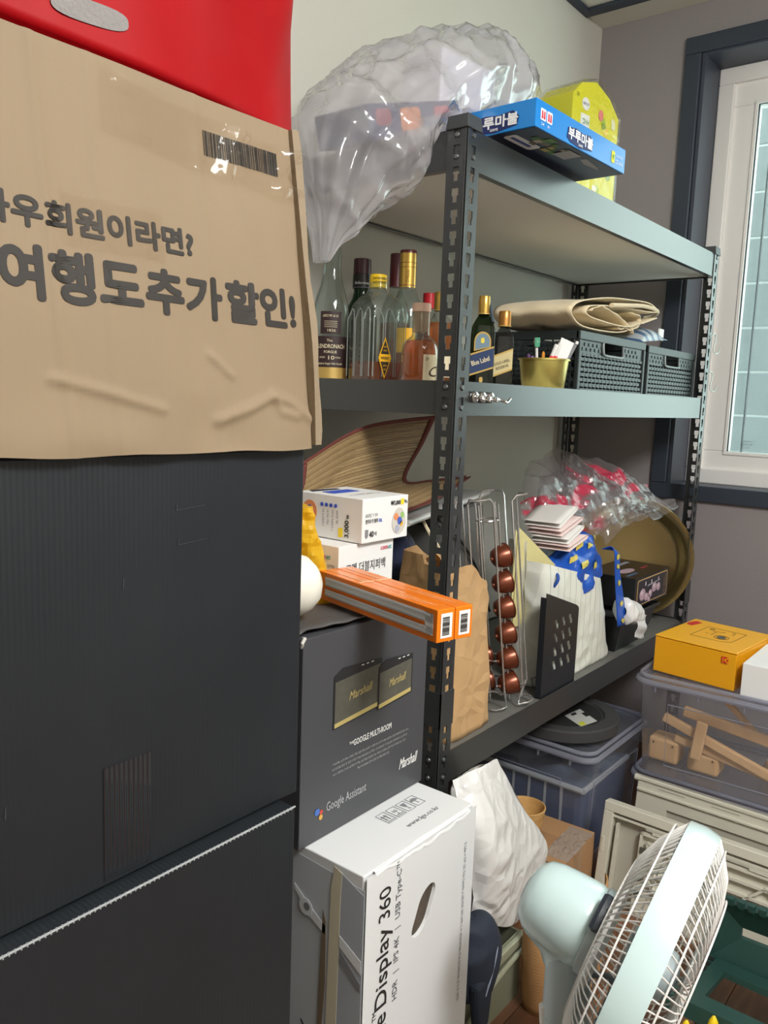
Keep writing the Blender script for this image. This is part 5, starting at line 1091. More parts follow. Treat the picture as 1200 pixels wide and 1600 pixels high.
logo(F, .125, .009, .105, 1.0); logo(Fx, .155, .009, .105, 1.0)
for x in (.016, .040):
    patch(gb, 'player_sign', WHT, F, x, .016, x + .020, .037, rad=.002)
    for q in (.006, .014): poly(gb, 'player_sign', mat('print_red2', (206, 46, 70)), F, [(x + q - .003, .019), (x + q + .003, .019), (x + q + .0025, .028), (x + q + .002, .033), (x + q - .002, .033), (x + q - .0025, .028)], off=.0012)
    text(gb, 'player_sign', '2-4' if x < .02 else '8+', .008, WHT, F, x + .004, .007)
patch(gb, 'award_sign', mat('award_yellow', (226, 222, 60)), F, .322, .010, .338, .034, rad=.003); poly(gb, 'award_sign', mat('award_green', (60, 140, 60)), F, [(.326, .026), (.334, .026), (.330, .016)], off=.0014)
text(gb, 'lettering', '~', .013, WHT, F, .345, .012, width=.030); text(gb, 'fine_print', '~', .007, WHT, F, .345, .026, width=.03)
patch(gb, 'underside_print', mat('deep_navy', (24, 30, 62), rough=.4), Fb, .003, .003, GW - .003, GD - .003, off=.0004)
patch(gb, 'underside_print', WHT, Fb, .02, .215, .12, .245, off=.001, rad=.008); patch(gb, 'underside_print', mat('print_violet', (70, 80, 150)), Fb, .03, .226, .10, .234, off=.0016)
random.seed(4)
for k in range(16):
    x = .05 + random.random() * .11; y = .235 + random.random() * .04; c = random.choice(((96, 140, 70), (170, 160, 90), (70, 110, 60), (120, 110, 90), (190, 180, 160), (70, 130, 100)))
    patch(gb, 'underside_print', mat('ub_%d' % c[0], c), Fb, x, y, x + random.uniform(.012, .03), y + random.uniform(.008, .02), off=.0012 + k * .00003)
patch(gb, 'underside_print', mat('print_grey', (176, 178, 182)), Fb, .165, .245, .215, .285, off=.002)
poly(gb, 'underside_print', mat('print_grey', (176, 178, 182)), Fb, [(.235, .272), (.27, .262), (.33, .268), (.31, .275), (.26, .282), (.24, .285)], off=.001)
# ---- yellow drink carton in film
yc = thing('drink_carton', 'bright yellow carton multipack in shrink film behind the board game', 'carton', (.58, .085, TZ), -.12)
YC = mat('yellow_carton', (226, 222, 30), rough=.35, var=.0)
m = MB(); 
m.prism([(0, 0), (.0, .235), (.035, .268), (.10, .285), (.165, .262), (.212, .225), (.212, 0)], 0, .105, Matrix(((1, 0, 0, 0), (0, 0, 1, 0), (0, 1, 0, 0), (0, 0, 0, 1)))); m.build('carton', YC, yc, bevel=.002)
m = MB().prism([(0, .02), (.105, .02), (.105, .225), (0, .225)], 0, .0008, fmat('+x', (.2124, 0, 0))); m.build('side_print', mat('carton_side', (214, 206, 60), rough=.4, var=.9, vscale=25, dark=1.15), yc)
F = fmat('-y', (0, 0, 0)); random.seed(9)
for k in range(22):
    x = .11 + random.random() * .085; z = .02 + random.random() * .19; c = random.choice(((236, 236, 200), (170, 196, 60), (246, 240, 120), (140, 170, 50), (240, 214, 60), (250, 250, 236)))
    poly(yc, 'fruit_print', mat('fp_%d' % c[0], c), F, [(x + random.uniform(.5, 1) * .014 * math.cos(q * PI / 4), z + random.uniform(.5, 1) * .012 * math.sin(q * PI / 4)) for q in range(8)], off=.0006 + k * .00002)
poly(yc, 'seal', WHT, F, [(.055 + .017 * math.cos(q * PI / 10), .222 + .015 * math.sin(q * PI / 10)) for q in range(20)]); text(yc, 'seal', 'HACCP', .009, NVP, F, .042, .219, width=.026, off=.0012)
patch(yc, 'label', WHT, F, .035, .165, .075, .198); text(yc, 'lettering', '~', .020, mat('award_green', (60, 140, 60)), F, .043, .174, off=.0012, width=.022)
poly(yc, 'seal', mat('seal_pink', (226, 120, 120)), F, [(.125 + .011 * math.cos(q * PI / 10), .212 + .013 * math.sin(q * PI / 10)) for q in range(20)], off=.0014)
text(yc, 'lettering', '28', .012, mat('olive_ink', (120, 130, 30)), F, .012, .232)
MB().prism([(-.004, -.002), (-.004, .238), (.035, .274), (.10, .292), (.168, .267), (.217, .228), (.217, -.002)], -.004, .109, Matrix(((1, 0, 0, 0), (0, 0, 1, 0), (0, 1, 0, 0), (0, 0, 0, 1)))).build('shrink_film', clear('shrink', (250, 250, 246), haze=.02, rough=.08, gloss=1.4, bump=.35, bscale=30), yc)
# ---- clear cups in film
cc = thing('plastic_packet', 'clear plastic packet squeezed between the wrapped bag and yellow carton', 'packet', (.655, .262, TZ), 0)
def pk(u, v):
    a = u * 2 * PI; t = v * PI * .5; r = math.cos(t) ** .6 if v < 1 else 0; p = Vector((math.cos(a) * r * .062, math.sin(a) * r * .05, .30 * math.sin(t) ** .8)); c = crease(p, 28, .02, 3); return p + Vector((math.cos(a) * c, math.sin(a) * c, 0))
MB().grid(pk, 40, 20, wrapu=True).build('film', clear('packet_film', (246, 248, 250), haze=.35, hazecol=(236, 238, 240), rough=.12, gloss=1.6), cc, smooth='all')
# ---- big translucent bag with a navy box inside
nb_ = thing('gift_box', 'navy box with a blurred orange picture inside the translucent plastic bag', 'box', (.045, .25, 1.835), rot=(0, -.30, 0))
rbox((-.12, -.07, -.035), (.20, .07, .03)).build('box', mat('navy_box', (40, 44, 92), rough=.4), nb_, bevel=.003)
for x, z, w, h, c in ((-.02, -.025, .07, .045, (210, 120, 60)), (.10, -.01, .06, .03, (190, 70, 90)), (-.10, -.01, .05, .03, (150, 70, 90)), (.16, -.02, .035, .03, (230, 226, 230))): patch(nb_, 'picture', mat('nb_%d' % c[0], c, rough=.4), fmat('-y', (0, -.07, 0)), x, z, x + w, z + h, rad=.01)
wb2 = thing('cake_box', 'white carton inside the translucent plastic bag on the top shelf', 'box', (.33, .29, TZ), -.1)
rbox((-.085, -.06, .0), (.115, .06, .262)).build('carton', mat('white_card_b', (236, 234, 240), rough=.5), wb2, bevel=.004)
tbag = thing('plastic_bag', 'large translucent plastic bag draped over boxes and down the end of the top shelf', 'bag', (0, 0, 0))
BAGF = clear('translucent_film', (250, 249, 252), haze=.32, hazecol=(250, 249, 253), rough=.11, gloss=2.0, bump=.10, bscale=16, edge=3.2)
stn = [  # centre, half width across (in the picture's x-z sense), half depth
    ((-.172, .20, 1.524), .006, .02), ((-.155, .19, 1.60), .05, .05), ((-.13, .19, 1.69), .092, .09), ((-.09, .19, 1.745), .108, .13), ((-.04, .20, 1.795), .108, .15), ((.03, .20, 1.85), .105, .155),
    ((.12, .20, 1.91), .10, .155), ((.22, .21, 1.955), .108, .15), ((.33, .22, 1.985), .112, .14), ((.43, .23, 1.99), .105, .12), ((.505, .24, 1.985), .07, .08), ((.54, .24, 1.995), .012, .015)]
cen = [s_[0] for s_ in stn]; wid = [(s_[1], s_[2], 0) for s_ in stn]
def bagfn(u, v):
    c = spline(cen, v); d = (spline(cen, min(v + .02, 1)) - spline(cen, max(v - .02, 0))).normalized(); n = Vector((-d.z, 0, d.x)); w = spline(wid, v); a = u * 2 * PI
    p = c + n * math.cos(a) * w[0] + Vector((0, 1, 0)) * math.sin(a) * w[1]
    k = crease((p.x * .9 + v * 1.5, p.y, p.z), 5.0, .034, 4) + crease((v * .16 + .02 * math.sin(a * 2), math.cos(a) * .15, math.sin(a) * .15), 15, .022, 9) + crease((v * .35, math.cos(a) * .10, math.sin(a) * .10), 26, .007, 2); f = min(1, min(v, 1 - v) * 8 + .1); o = n * math.cos(a) + Vector((0, 1, 0)) * math.sin(a); q = p + o * k * f
    if q.x > .0 and q.z < TZ + .004: q.z = TZ + .004 + .002 * math.sin(q.x * 60)
    if q.x > .085 and q.y < .225 and q.z < TZ + .056: q.z = TZ + .056
    if -.03 < q.x < .01 and q.z < 1.79: q.x = -.03 + (q.x + .03) * .3
    return q
MB().grid(bagfn, 130, 150, wrapu=True).build('film', BAGF, tbag, smooth='all')
# ================================================================== floor: clear boxes
CLR = clear('clear_box_plastic', (248, 249, 252), haze=.13, hazecol=(230, 232, 240), rough=.12, gloss=1.1)
CLRIM = clear('clear_rim_plastic', (226, 228, 238), haze=.40, hazecol=(212, 215, 228), rough=.15, gloss=1.2)
def clearbox(label, loc, w, d, h, rotz=0.0, lid=True, group='clear plastic storage boxes'):
    o = thing('storage_box', label, 'storage box', loc, rotz, group)
    t = .025; m = MB()
    b = [(t, t), (w - t, t), (w - t, d - t), (t, d - t)]; u = [(.008, .008), (w - .008, .008), (w - .008, d - .008), (.008, d - .008)]
    def rr(p4, r=.03, n=5):
        xs = [p[0] for p in p4]; ys = [p[1] for p in p4]; x0, x1, y0, y1 = min(xs), max(xs), min(ys), max(ys); out = []
        for cx, cy, a0 in ((x1 - r, y1 - r, 0), (x0 + r, y1 - r, 90), (x0 + r, y0 + r, 180), (x1 - r, y0 + r, 270)):
            for k in range(n + 1): a = math.radians(a0 + 90 * k / n); out.append((cx + r * math.cos(a), cy + r * math.sin(a)))
        return out
    B, U = rr(b), rr(u); n = len(B); vs = [(x, y, .004) for x, y in B] + [(x, y, h - .03) for x, y in U]
    m.add(vs, [tuple(range(n))[::-1]] + [(i, (i + 1) % n, n + (i + 1) % n, n + i) for i in range(n)]); m.build('tub', CLR, o, smooth=True)
    q = rr([(0, 0), (w, 0), (w, d), (0, d)], .04); MB().tube([(x, y, h - .022) for x, y in q], .0085, 8, closed=True).build('rim', CLRIM, o, smooth=True)
    q2 = rr([(.012, .012), (w - .012, .012), (w - .012, d - .012), (.012, d - .012)], .035)
    if lid:
        MB().prism(q2, h - .020, h - .016).build('lid', CLR, o)
        MB().tube([(x, y, h - .006) for x, y in rr([(.006, .006), (w - .006, .006), (w - .006, d - .006), (.006, d - .006)], .04)], .0058, 8, closed=True).build('lid_edge', CLRIM, o, smooth=True)
        for f in ((.08, .10), (.08, d - .16)): MB().tube([(f[0], f[1], h - .0145), (w - .08, f[1], h - .0145), (w - .08, f[1] + .05, h - .0145), (f[0], f[1] + .05, h - .0145)], .002, 6, closed=True).build('lid_rib', CLRIM, o)
    for side in range(2):   # moulded frame on the two seen sides
        if side == 0: pts = [(lerp(t, .008, .2) - .001, d * .18, h * .12), (lerp(t, .008, .85) - .001, d * .18, h * .74), (lerp(t, .008, .85) - .001, d * .84, h * .74), (lerp(t, .008, .2) - .001, d * .84, h * .12)]
        else: pts = [(w * .12, lerp(t, .008, .2) - .001, h * .12), (w * .12, lerp(t, .008, .85) - .001, h * .74), (w * .88, lerp(t, .008, .85) - .001, h * .74), (w * .88, lerp(t, .008, .2) - .001, h * .12)]
        MB().tube(pts, .0016, 6, closed=True).build('moulded_frame', CLRIM, o)
    for k in range(5): MB().box((-.002, .06 + k * (d - .12) / 4, h - .045), (.006, .064 + k * (d - .12) / 4, h - .022)).build('rib', CLRIM, o)
    return o
BW, BD = .40, .58
clearbox('clear plastic box with a lid at the bottom of the stack by the wall', (.868, -.088 - BD, 0), BW, BD, .262, 0.03)
clearbox('clear plastic box of wooden toy pieces on top of the stack by the wall', (.848, -.092 - BD, .2625), BW, BD, .288, 0.05)
WD = wood('pale_beech', (232, 190, 140), (212, 166, 116), (10, 1.5, 1.5), rough=.55)
def plank(label, p, q, w, h): 
    o = thing('wooden_stick', label, 'wood piece', tuple((Vector(p) + Vector(q)) / 2), 0, 'wooden pieces in the clear box'); c = (Vector(p) + Vector(q)) / 2
    MB().bar(Vector(p) - c, Vector(q) - c, w, h, up=(1, 0, 0)).build('slat', WD, o, bevel=.004); return o
X = .915
for i, (p, q, w) in enumerate((((X, -.150, .410), (X + .01, -.50, .300), .026), ((X + .03, -.195, .430), (X + .03, -.52, .395), .030), ((X - .018, -.262, .428), (X - .018, -.250, .318), .030), ((X + .02, -.180, .350), (X + .015, -.53, .300), .024), ((X + .06, -.295, .480), (X + .07, -.40, .385), .016))):
    plank(('long pale wooden slat sloping across the clear box', 'upper pale wooden slat near the rim of the clear box', 'short upright wooden slat crossing the long ones', 'low pale wooden slat near the floor of the clear box', 'thin wooden dowel leaning inside the clear box')[i], p, q, w, .016 if i != 2 else .012)
for i, (x, y, z, s) in enumerate(((X + .012, -.150, .2685, (.07, .085, .068)), (X + .012, -.262, .2685, (.07, .085, .056)), (X + .10, -.44, .2685, (.10, .08, .05)))):
    o = thing('wooden_block', ('cube-like wooden block in the near corner of the clear box', 'rounded wooden block beside the cube in the clear box', 'wooden block deeper inside the clear box')[i], 'wood piece', (x, y, z), 0, 'wooden pieces in the clear box'); rbox((0, -s[1] / 2, 0), (s[0], s[1] / 2, s[2])).build('block', WD, o, bevel=.008)
    for q in (-1, 1): MB().lathe([(.0, .0), (.003, 0), (.003, .0008), (0, .0008)], 10, fmat('-x', (-.0002, q * s[1] * .32, s[2] * .78))).build('peg', mat('dark_peg', (70, 50, 36)), o)
# ---- boxes on the lid
KOD = mat('kodak_yellow', (236, 166, 22), rough=.38, spec=.5); KRED = mat('kodak_red', (206, 44, 34), rough=.4)
kz = .5395
kx = thing('camera_box', 'yellow camera carton with red logo on the clear box lid', 'box', (.882, -.336, kz), -.10)
m = MB().box((0, 0, 0), (.262, .226, .098)); m.build('base', KOD, kx, bevel=.0015)
MB().box((-.0012, -.0012, .0995), (.2632, .2272, .104)).build('lid', mat('kodak_lid', (240, 174, 38), rough=.38), kx, bevel=.002) 
F = fmat('-x', (-.0012, .226, 0)); Ft = fmat('top', (0, 0, .104))
FY = fmat('-x', (0, .226, 0))
poly(kx, 'logo', KRED, FY, [(.188, .070), (.206, .070), (.206, .088), (.188, .088)], off=.0018); poly(kx, 'logo', KOD, FY, [(.1935, .079), (.206, .088), (.206, .084), (.199, .079), (.206, .074), (.206, .070)], off=.0024); patch(kx, 'logo', KOD, FY, .1915, .070, .193, .088, off=.0024)
poly(kx, 'logo', KRED, Ft, [(.175, .20), (.225, .19), (.235, .21), (.20, .221), (.18, .217)], off=.0006)
CAMI = mat('camera_ink', (90, 70, 30), rough=.5)
def line(p, q, w=.0012): MB().bar(p, q, w, .0005).build('camera_drawing', CAMI, kx)
cz = .1045; cpts = [(.075, .075), (.075, .160), (.200, .160), (.200, .050), (.090, .050)]
for a, b in zip(cpts, cpts[1:] + cpts[:1]): line((a[0], a[1], cz), (b[0], b[1], cz))
for cx, cy, r in ((.115, .088, .020), (.115, .088, .013), (.180, .140, .007)): MB().tube([(cx + r * math.cos(t), cy + r * math.sin(t), cz) for t in [k * PI / 10 for k in range(20)]], .0008, 4, closed=True).build('camera_drawing', CAMI, kx)
MB().prism([(.115 + .010 * math.cos(t), .088 + .010 * math.sin(t)) for t in [k * PI / 8 for k in range(16)]], cz - .0003, cz + .0004).build('camera_lens', mat('lens_ink', (70, 84, 96)), kx)
for a, b in (((.16, .075), (.185, .075)), ((.185, .075), (.185, .085)), ((.12, .12), (.16, .12)), ((.13, .13), (.13, .14)), ((.16, .13), (.175, .10))): line((*a, cz), (*b, cz))
wc = carton('white_box', 'plain white carton beside the yellow camera carton on the clear box', (.862, -.358 - .20, kz), (.235, .20, .088), mat('white_card_c', (234, 234, 233), rough=.5), .0)
MB().tube([(-.001, .115, .048), (-.001, .098, .048)], .006, 8).build('finger_hole', mat('hole_grey', (120, 120, 120)), wc, smooth=True)
# ---- box under the shelf with a dark disc on it
ub2 = clearbox('clear plastic box of navy cloth under the lowest shelf', (.615, -.074, 0), .40, .50, .366, 0.0)
fillc = thing('cloth_stack', 'folded navy cloth inside the clear box under the shelf', 'cloth', (.70, .0, .006), 0)
def fold2(u, v):
    return (lerp(-.045, .275, u), lerp(-.035, .38, v), .235 + .012 * math.sin(u * 11) * math.sin(v * 7) + .02 * noise.noise((u * 5, v * 6, 1)))
m = MB().box((-.045, -.035, 0), (.275, .38, .23)); m.build('stack', mat('denim_navy', (60, 76, 110), rough=.9, bump=.4, bscale=50, var=.5, vscale=8), fillc, bevel=.02)
MB().grid(fold2, 24, 24).build('upper_fold', mat('slate_cloth', (100, 114, 134), rough=.85, var=.8, vscale=12, bump=.4, bscale=30), fillc, smooth='all')
for k in range(4): MB().box((-.048, .02 + k * .05, .01), (-.046, .027 + k * .05, .235)).build('pale_edge', mat('pale_fold', (170, 174, 178), rough=.8), fillc)
MB().tube([(-.05, -.04, .236), (-.05, .36, .236)], .008, 8).build('hem', mat('pale_fold', (170, 174, 178)), fillc); MB().tube([(-.05, -.04, .236), (.25, -.04, .236)], .008, 8).build('hem', mat('pale_fold', (170, 174, 178)), fillc)
dk = thing('felt_disc', 'dark round felt disc with a paper label on the clear box', 'disc', (.775, .095, .3665), .2)
MB().lathe([(.155, .0), (.160, .003), (.160, .030), (.156, .034), (.120, .034), (.115, .028), (.0, .028), (.0, .001), (.155, .0)], 56, close=False).build('disc', mat('charcoal_felt', (58, 57, 58), rough=.8, bump=.2, bscale=140), dk, smooth=True)
MB().lathe([(.0, .0287), (.112, .0287), (.112, .0292), (.0, .0292)], 48).build('felt_pad', mat('black_felt', (26, 26, 28), rough=.95), dk)
lb_ = MB().prism([(-.085, -.075), (-.02, -.105), (.045, -.04), (-.03, -.015)], .0298, .0304); lb_.build('paper_label', mat('grey_label', (190, 192, 188), rough=.6), dk)
MB().prism([(-.08, -.075), (-.06, -.084), (-.045, -.07), (-.065, -.061)], .0304, .0308).build('label_print', mat('label_green', (200, 200, 60)), dk); MB().prism([(-.005, -.07), (.012, -.078), (.03, -.06), (.013, -.052)], .0304, .0308).build('label_print', BLACKINK, dk); MB().prism([(-.02, -.035), (.0, -.043), (.012, -.034), (-.01, -.026)], .0304, .0308).build('label_print', BLACKINK, dk)
# ---- white plastic bag under the beam
wpb = thing('plastic_bag', 'crumpled white plastic bag tucked under the lowest beam', 'bag', (0, 0, 0))
WN = [[(-0.036, -0.060, 0.530), (0.028, -0.070, 0.532), (0.134, -0.060, 0.518)], [(-0.052, -0.100, 0.442), (0.001, -0.130, 0.445), (0.226, -0.080, 0.380)], [(-0.026, -0.115, 0.300), (0.045, -0.140, 0.295), (0.350, -0.090, 0.228)], [(-0.019, -0.110, 0.250), (0.108, -0.130, 0.172), (0.240, -0.105, 0.158)]]
wn = netsurf(WN); WFILM = mat('milky_film', (226, 225, 223), rough=.3, spec=.5)
crumple(WFILM, 20, .35)
def wfn(off, sd):
    def fn(u, v):
        p = wn(u, v); c = -crease((p.x, p.y * 2, p.z), 11, .028, sd) - crease(p, 24, .008, sd + 2); e = math.sin(PI * u) ** .5 * math.sin(PI * v) ** .5 if 0 < u < 1 and 0 < v < 1 else 0; return p + Vector((-.5 * c, (off * 1.0 if off > 0 else 0) * e - abs(c) * .6 * e, c * .3))
    return fn
m = MB(); m.grid(wfn(0, 3), 44, 60); m.build('front_film', WFILM, wpb, smooth=True); MB().grid(wfn(.055, 7), 36, 44).build('back_film', WFILM, wpb, smooth='all')
# ---- olive folding crate with navy bag on it
OL = mat('olive_plastic', (128, 130, 110), rough=.45)
oc = thing('folding_crate', 'olive grey folding crate below the white plastic bag', 'crate', (-.17, -.142, 0))
m = MB().box((0, 0, 0), (.312, .006, .150)).box((0, .112, 0), (.312, .118, .150)).box((0, .006, 0), (.006, .112, .150)).box((.306, .006, 0), (.312, .112, .150)).box((.006, .006, 0), (.306, .112, .006)); m.build('walls', OL, oc)
MB().box((-.004, -.010, .128), (.318, .004, .150)).build('upper_rail', mat('olive_light', (150, 152, 130), rough=.4), oc, bevel=.003)
MB().tube(curve([(.02, -.008, .03), (.07, -.010, .058), (.12, -.010, .088), (.16, -.010, .098), (.22, -.010, .110), (.31, -.008, .116)], 30), .006, 8).build('curved_rib', mat('olive_light', (150, 152, 130)), oc, smooth=True)
MB().tube(curve([(.03, -.006, .012), (.08, -.008, .036), (.14, -.008, .070)], 16), .004, 8).build('curved_rib', mat('olive_light', (150, 152, 130)), oc, smooth=True)
nbg = lump('cloth_pouch', 'navy cloth pouch with light piping beside the white monitor box', 'pouch', (-.070, -.150, .1515), .055, .040, .145, mat('navy_pouch', (34, 41, 56), rough=.8, bump=.25, bscale=50), 5, amp=.016, sc=11)
MB().tube(curve([(-.02, -.044, .01), (.0, -.045, .05), (.018, -.042, .09), (.034, -.026, .108), (.044, 0, .09)], 24), .0022, 6).build('piping', mat('pale_piping', (150, 160, 180), rough=.6), nbg, smooth=True)
MB().hexa([(-.045, -.050, -.06), (-.005, -.048, -.055), (-.005, -.030, -.055), (-.045, -.030, -.06)], [(-.05, -.044, .04), (.02, -.042, .05), (.02, -.02, .05), (-.05, -.02, .04)]).build('hanging_end', mat('navy_pouch', (34, 41, 56)), nbg, bevel=.008)
# ---- rolled corrugated card, small kraft box, wooden bowl
KS = ribbed('corrugated_card', (182, 138, 92), 2, .0075, rough=.7, strength=.12)
cs_ = thing('cardboard_sheet', 'curved sheet of brown corrugated cardboard behind the fan', 'cardboard', (.23, -.235, 0), 0)
def crl(u, v):
    a = lerp(math.radians(150), math.radians(330), u); r = .11 + .010 * math.sin(v * 3); return (r * 1.3 * math.cos(a) + .02, r * math.sin(a) * .6 + .04, v * (.26 - .05 * u) + .001)
MB().grid(crl, 30, 16).build('sheet', KS, cs_, smooth='all', thick=.004)
kbx = carton('small_carton', 'small brown carton with clear tape beside the clear box', (.395, -.112, 0), (.205, .16, .170), mat('kraft_dark', (172, 132, 92), rough=.7, bump=.1, bscale=20), .05)
MB().box((.07, -.001, .08), (.12, .161, .1712)).build('tape', clear('tape_film', (250, 246, 238)), kbx)
def ptape(u, v): return (lerp(.02, .19, u), lerp(-.004, .06, v), .173 + .02 * abs(crease((u * .2, v * .1, 0), 40, .5)) * math.sin(PI * u))
MB().grid(ptape, 20, 12).build('loose_tape', clear('packet_film', (246, 248, 250)), kbx)
bw = thing('wooden_bowl', 'pale wooden bowl standing on the small brown carton', 'bowl', (.455, .03, .1755), 0)
MB().lathe([(.0, .0), (.030, .0), (.034, .004), (.047, .035), (.052, .07), (.0535, .078), (.050, .079), (.047, .07), (.040, .035), (.028, .010), (.0, .008)], 40).build('bowl', wood('bowl_wood', (212, 170, 108), (178, 134, 80), (2, 2, 8)), bw, smooth=True)
# ---- cream folding crate panels leaning on the boxes
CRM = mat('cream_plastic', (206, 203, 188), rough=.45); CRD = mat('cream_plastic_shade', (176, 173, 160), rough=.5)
def leanframe(name, label, loc, lean, length, height, detail):
    o = thing(name, label, 'crate panel', loc, 0, 'cream crate panels'); o.rotation_euler = (0, lean, 0); return o
c1 = leanframe('crate_panel', 'cream plastic crate panel with a long recessed handle, behind its mate', (.790, -.128, .0), .10, .5, .24, 0)
L1, H1 = .52, .262
def yb_(m, y0, z0, y1, z1, x0, x1): m.box((x0, -y1, z0), (x1, -y0, z1)); return m
m = MB(); yb_(m, 0, 0, L1, .10, 0, .012); yb_(m, 0, .10, .085, .19, 0, .012); yb_(m, .085, .10, L1, .13, 0, .012); yb_(m, 0, .19, L1, H1, 0, .012); m.build('sheet', CRM, c1)
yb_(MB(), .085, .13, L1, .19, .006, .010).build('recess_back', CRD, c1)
MB().box((-.006, -L1, .222), (.0, 0, .230)).build('ledge', CRM, c1, bevel=.002); MB().box((-.004, -L1, H1 - .012), (.014, .006, H1)).build('upper_edge', CRM, c1, bevel=.003)
for y in (.06, .20, .34, .44): MB().box((-.0012, -(y + .07), .240), (.0, -y, .2425)).build('vent_slot', CRD, c1)
MB().lathe([(.009, 0), (.009, .014), (0, .014)], 16, Matrix.Translation((.004, .010, H1 - .008)) @ Matrix.Rotation(PI / 2, 4, 'X')).build('hinge_pin', CRM, c1, smooth=True)
c2 = leanframe('crate_panel', 'cream plastic crate frame with ribbed back, in front of its mate', (.585, -.118, .0), .16, .5, .25, 0)
L2, H2 = .50, .262
m = MB(); yb_(m, 0, H2 - .024, L2, H2, -.014, .016); yb_(m, 0, 0, .026, H2 - .024, -.014, .016); m.build('outer_frame', CRM, c2, bevel=.002)
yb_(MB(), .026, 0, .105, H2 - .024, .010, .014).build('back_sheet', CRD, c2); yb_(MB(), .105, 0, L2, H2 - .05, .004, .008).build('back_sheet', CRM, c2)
m = MB(); yb_(m, .026, H2 - .036, .50, H2 - .030, -.010, .012); yb_(m, .100, 0, .106, H2 - .05, -.010, .012); yb_(m, .100, H2 - .056, L2, H2 - .05, -.010, .012); yb_(m, .036, 0, .040, H2 - .05, -.010, .012); m.build('rib_frame', CRM, c2)
for a, b in (((.118, .19), (.17, .185)), ((.118, .19), (.15, .10)), ((.12, .11), (.17, .115)), ((.12, .11), (.19, .03)), ((.17, .185), (.24, .10)), ((.40, .185), (.32, .11)), ((.40, .185), (.47, .13)), ((.30, .18), (.46, .18)), ((.26, .15), (.50, .15))):
    MB().bar((-.002, -a[0], a[1]), (-.002, -b[0], b[1]), .006, .012, up=(1, 0, 0)).build('diagonal_rib', CRM, c2)
for z in (.05, .09, .16): MB().box((-.012, -.118, z), (-.009, -.104, z + .016)).build('rivet_slot', mat('slot_shadow', (84, 82, 74)), c2)
MB().box((-.016, -.012, .13), (-.012, -.004, .17)).build('latch', CRM, c2, bevel=.001)
for y in (.13, .20, .36): MB().box((-.012, -(y + .045), H2 - .047), (-.008, -y, H2 - .040)).build('clip', CRM, c2)
# ---- dark green crates
GRN = mat('dark_green_plastic', (32, 66, 60), rough=.45)
def greenframe(label, loc, rot, w, h, holes, sx=-.0015):
    o = thing('green_crate', label, 'crate', loc, 0, 'dark green crates'); o.rotation_euler = rot
    fr = .055; zb = .03
    # frame of four bevelled members around an opening, local y to the right (-y), z up
    def P(y, z, x): return (x, -y, z)
    out = [(0, 0), (w, 0), (w, h), (0, h)]; inn = [(fr, fr), (w - fr, fr), (w - fr, h - fr), (fr, h - fr)]
    for i in range(4):
        a, b, c, d = out[i], out[(i + 1) % 4], inn[(i + 1) % 4], inn[i]
        MB().hexa([P(*a, .03), P(*b, .03), P(*c, .03), P(*d, .03)], [P(*a, 0), P(*b, 0), P(*c, .018), P(*d, .018)]).build('frame_member', GRN, o)
    if holes:
        n = int(w / .021)
        for k in range(n): MB().box((-.004, -(k * .021 + .016), h - .002), (.012, -(k * .021 + .004), h + .012)).build('tooth', GRN, o)
        n = int(w / .040)
        for k in range(n):
            y = .004 + k * .040
            for q, (y0, z0, y1, z1) in enumerate(((y, -.026, y + .003, 0), (y, -.026, y + .040, -.023), (y + .006, -.014, y + .034, -.011))): MB().box((-.004, -y1, z0), (.02, -y0, z1)).build('rail_cell', GRN, o)
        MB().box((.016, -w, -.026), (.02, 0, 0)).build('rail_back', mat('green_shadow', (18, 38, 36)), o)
    else:
        n = int(h / .03)
        for k in range(n): MB().box((sx, -.024, .012 + k * .03), (sx + .0025, -.010, .030 + k * .03)).build('slot', mat('slot_black', (12, 18, 18)), o)
    return o
greenframe('dark green plastic crate with a toothed rim and square opening', (.400, -.462, .105), (0, 0, .05), .34, .135, True)
greenframe('dark green slotted crate side lying in front of the toothed crate', (.385, -.455, .085), (0, math.radians(-78), 0), .34, .25, False, .029)
bb_ = thing('black_cord', 'thick black cable lying inside the dark green crate', 'cable', (.30, -.60, .004)); MB().tube(curve([(-.02, .12, .02), (.0, .09, .045), (.02, .04, .04), (.03, -.06, .02), (.05, -.16, .01)], 24), .010, 8).build('cable', mat('black_rubber', (22, 22, 24), rough=.5), bb_, smooth=True)
# ---- yellow claw tips
for i, (px0, py0) in enumerate(((.100, -.508), (.125, -.548), (.095, -.602))):
    o = thing('yellow_peg', ('leftmost yellow plastic peg tip at the lower edge', 'middle yellow plastic peg tip, the tallest of three', 'rightmost yellow plastic peg tip below the green crate')[i], 'peg', (px0, py0, .0), 0, 'yellow plastic pegs')
    hgt = (.165, .180, .150)[i]
    MB().lathe([(.0, 0), (.012, 0), (.014, .04), (.013, hgt - .04), (.008, hgt - .012), (.003, hgt - .002), (.0, hgt)], 16).build('peg', mat('yellow_plastic', (240, 204, 30), rough=.4), o, smooth=True); MB().lathe([(.013, 0), (.018, .002), (.018, .008), (.013, .012)], 16, close=False).build('collar', mat('yellow_plastic', (240, 204, 30)), o, smooth=True)

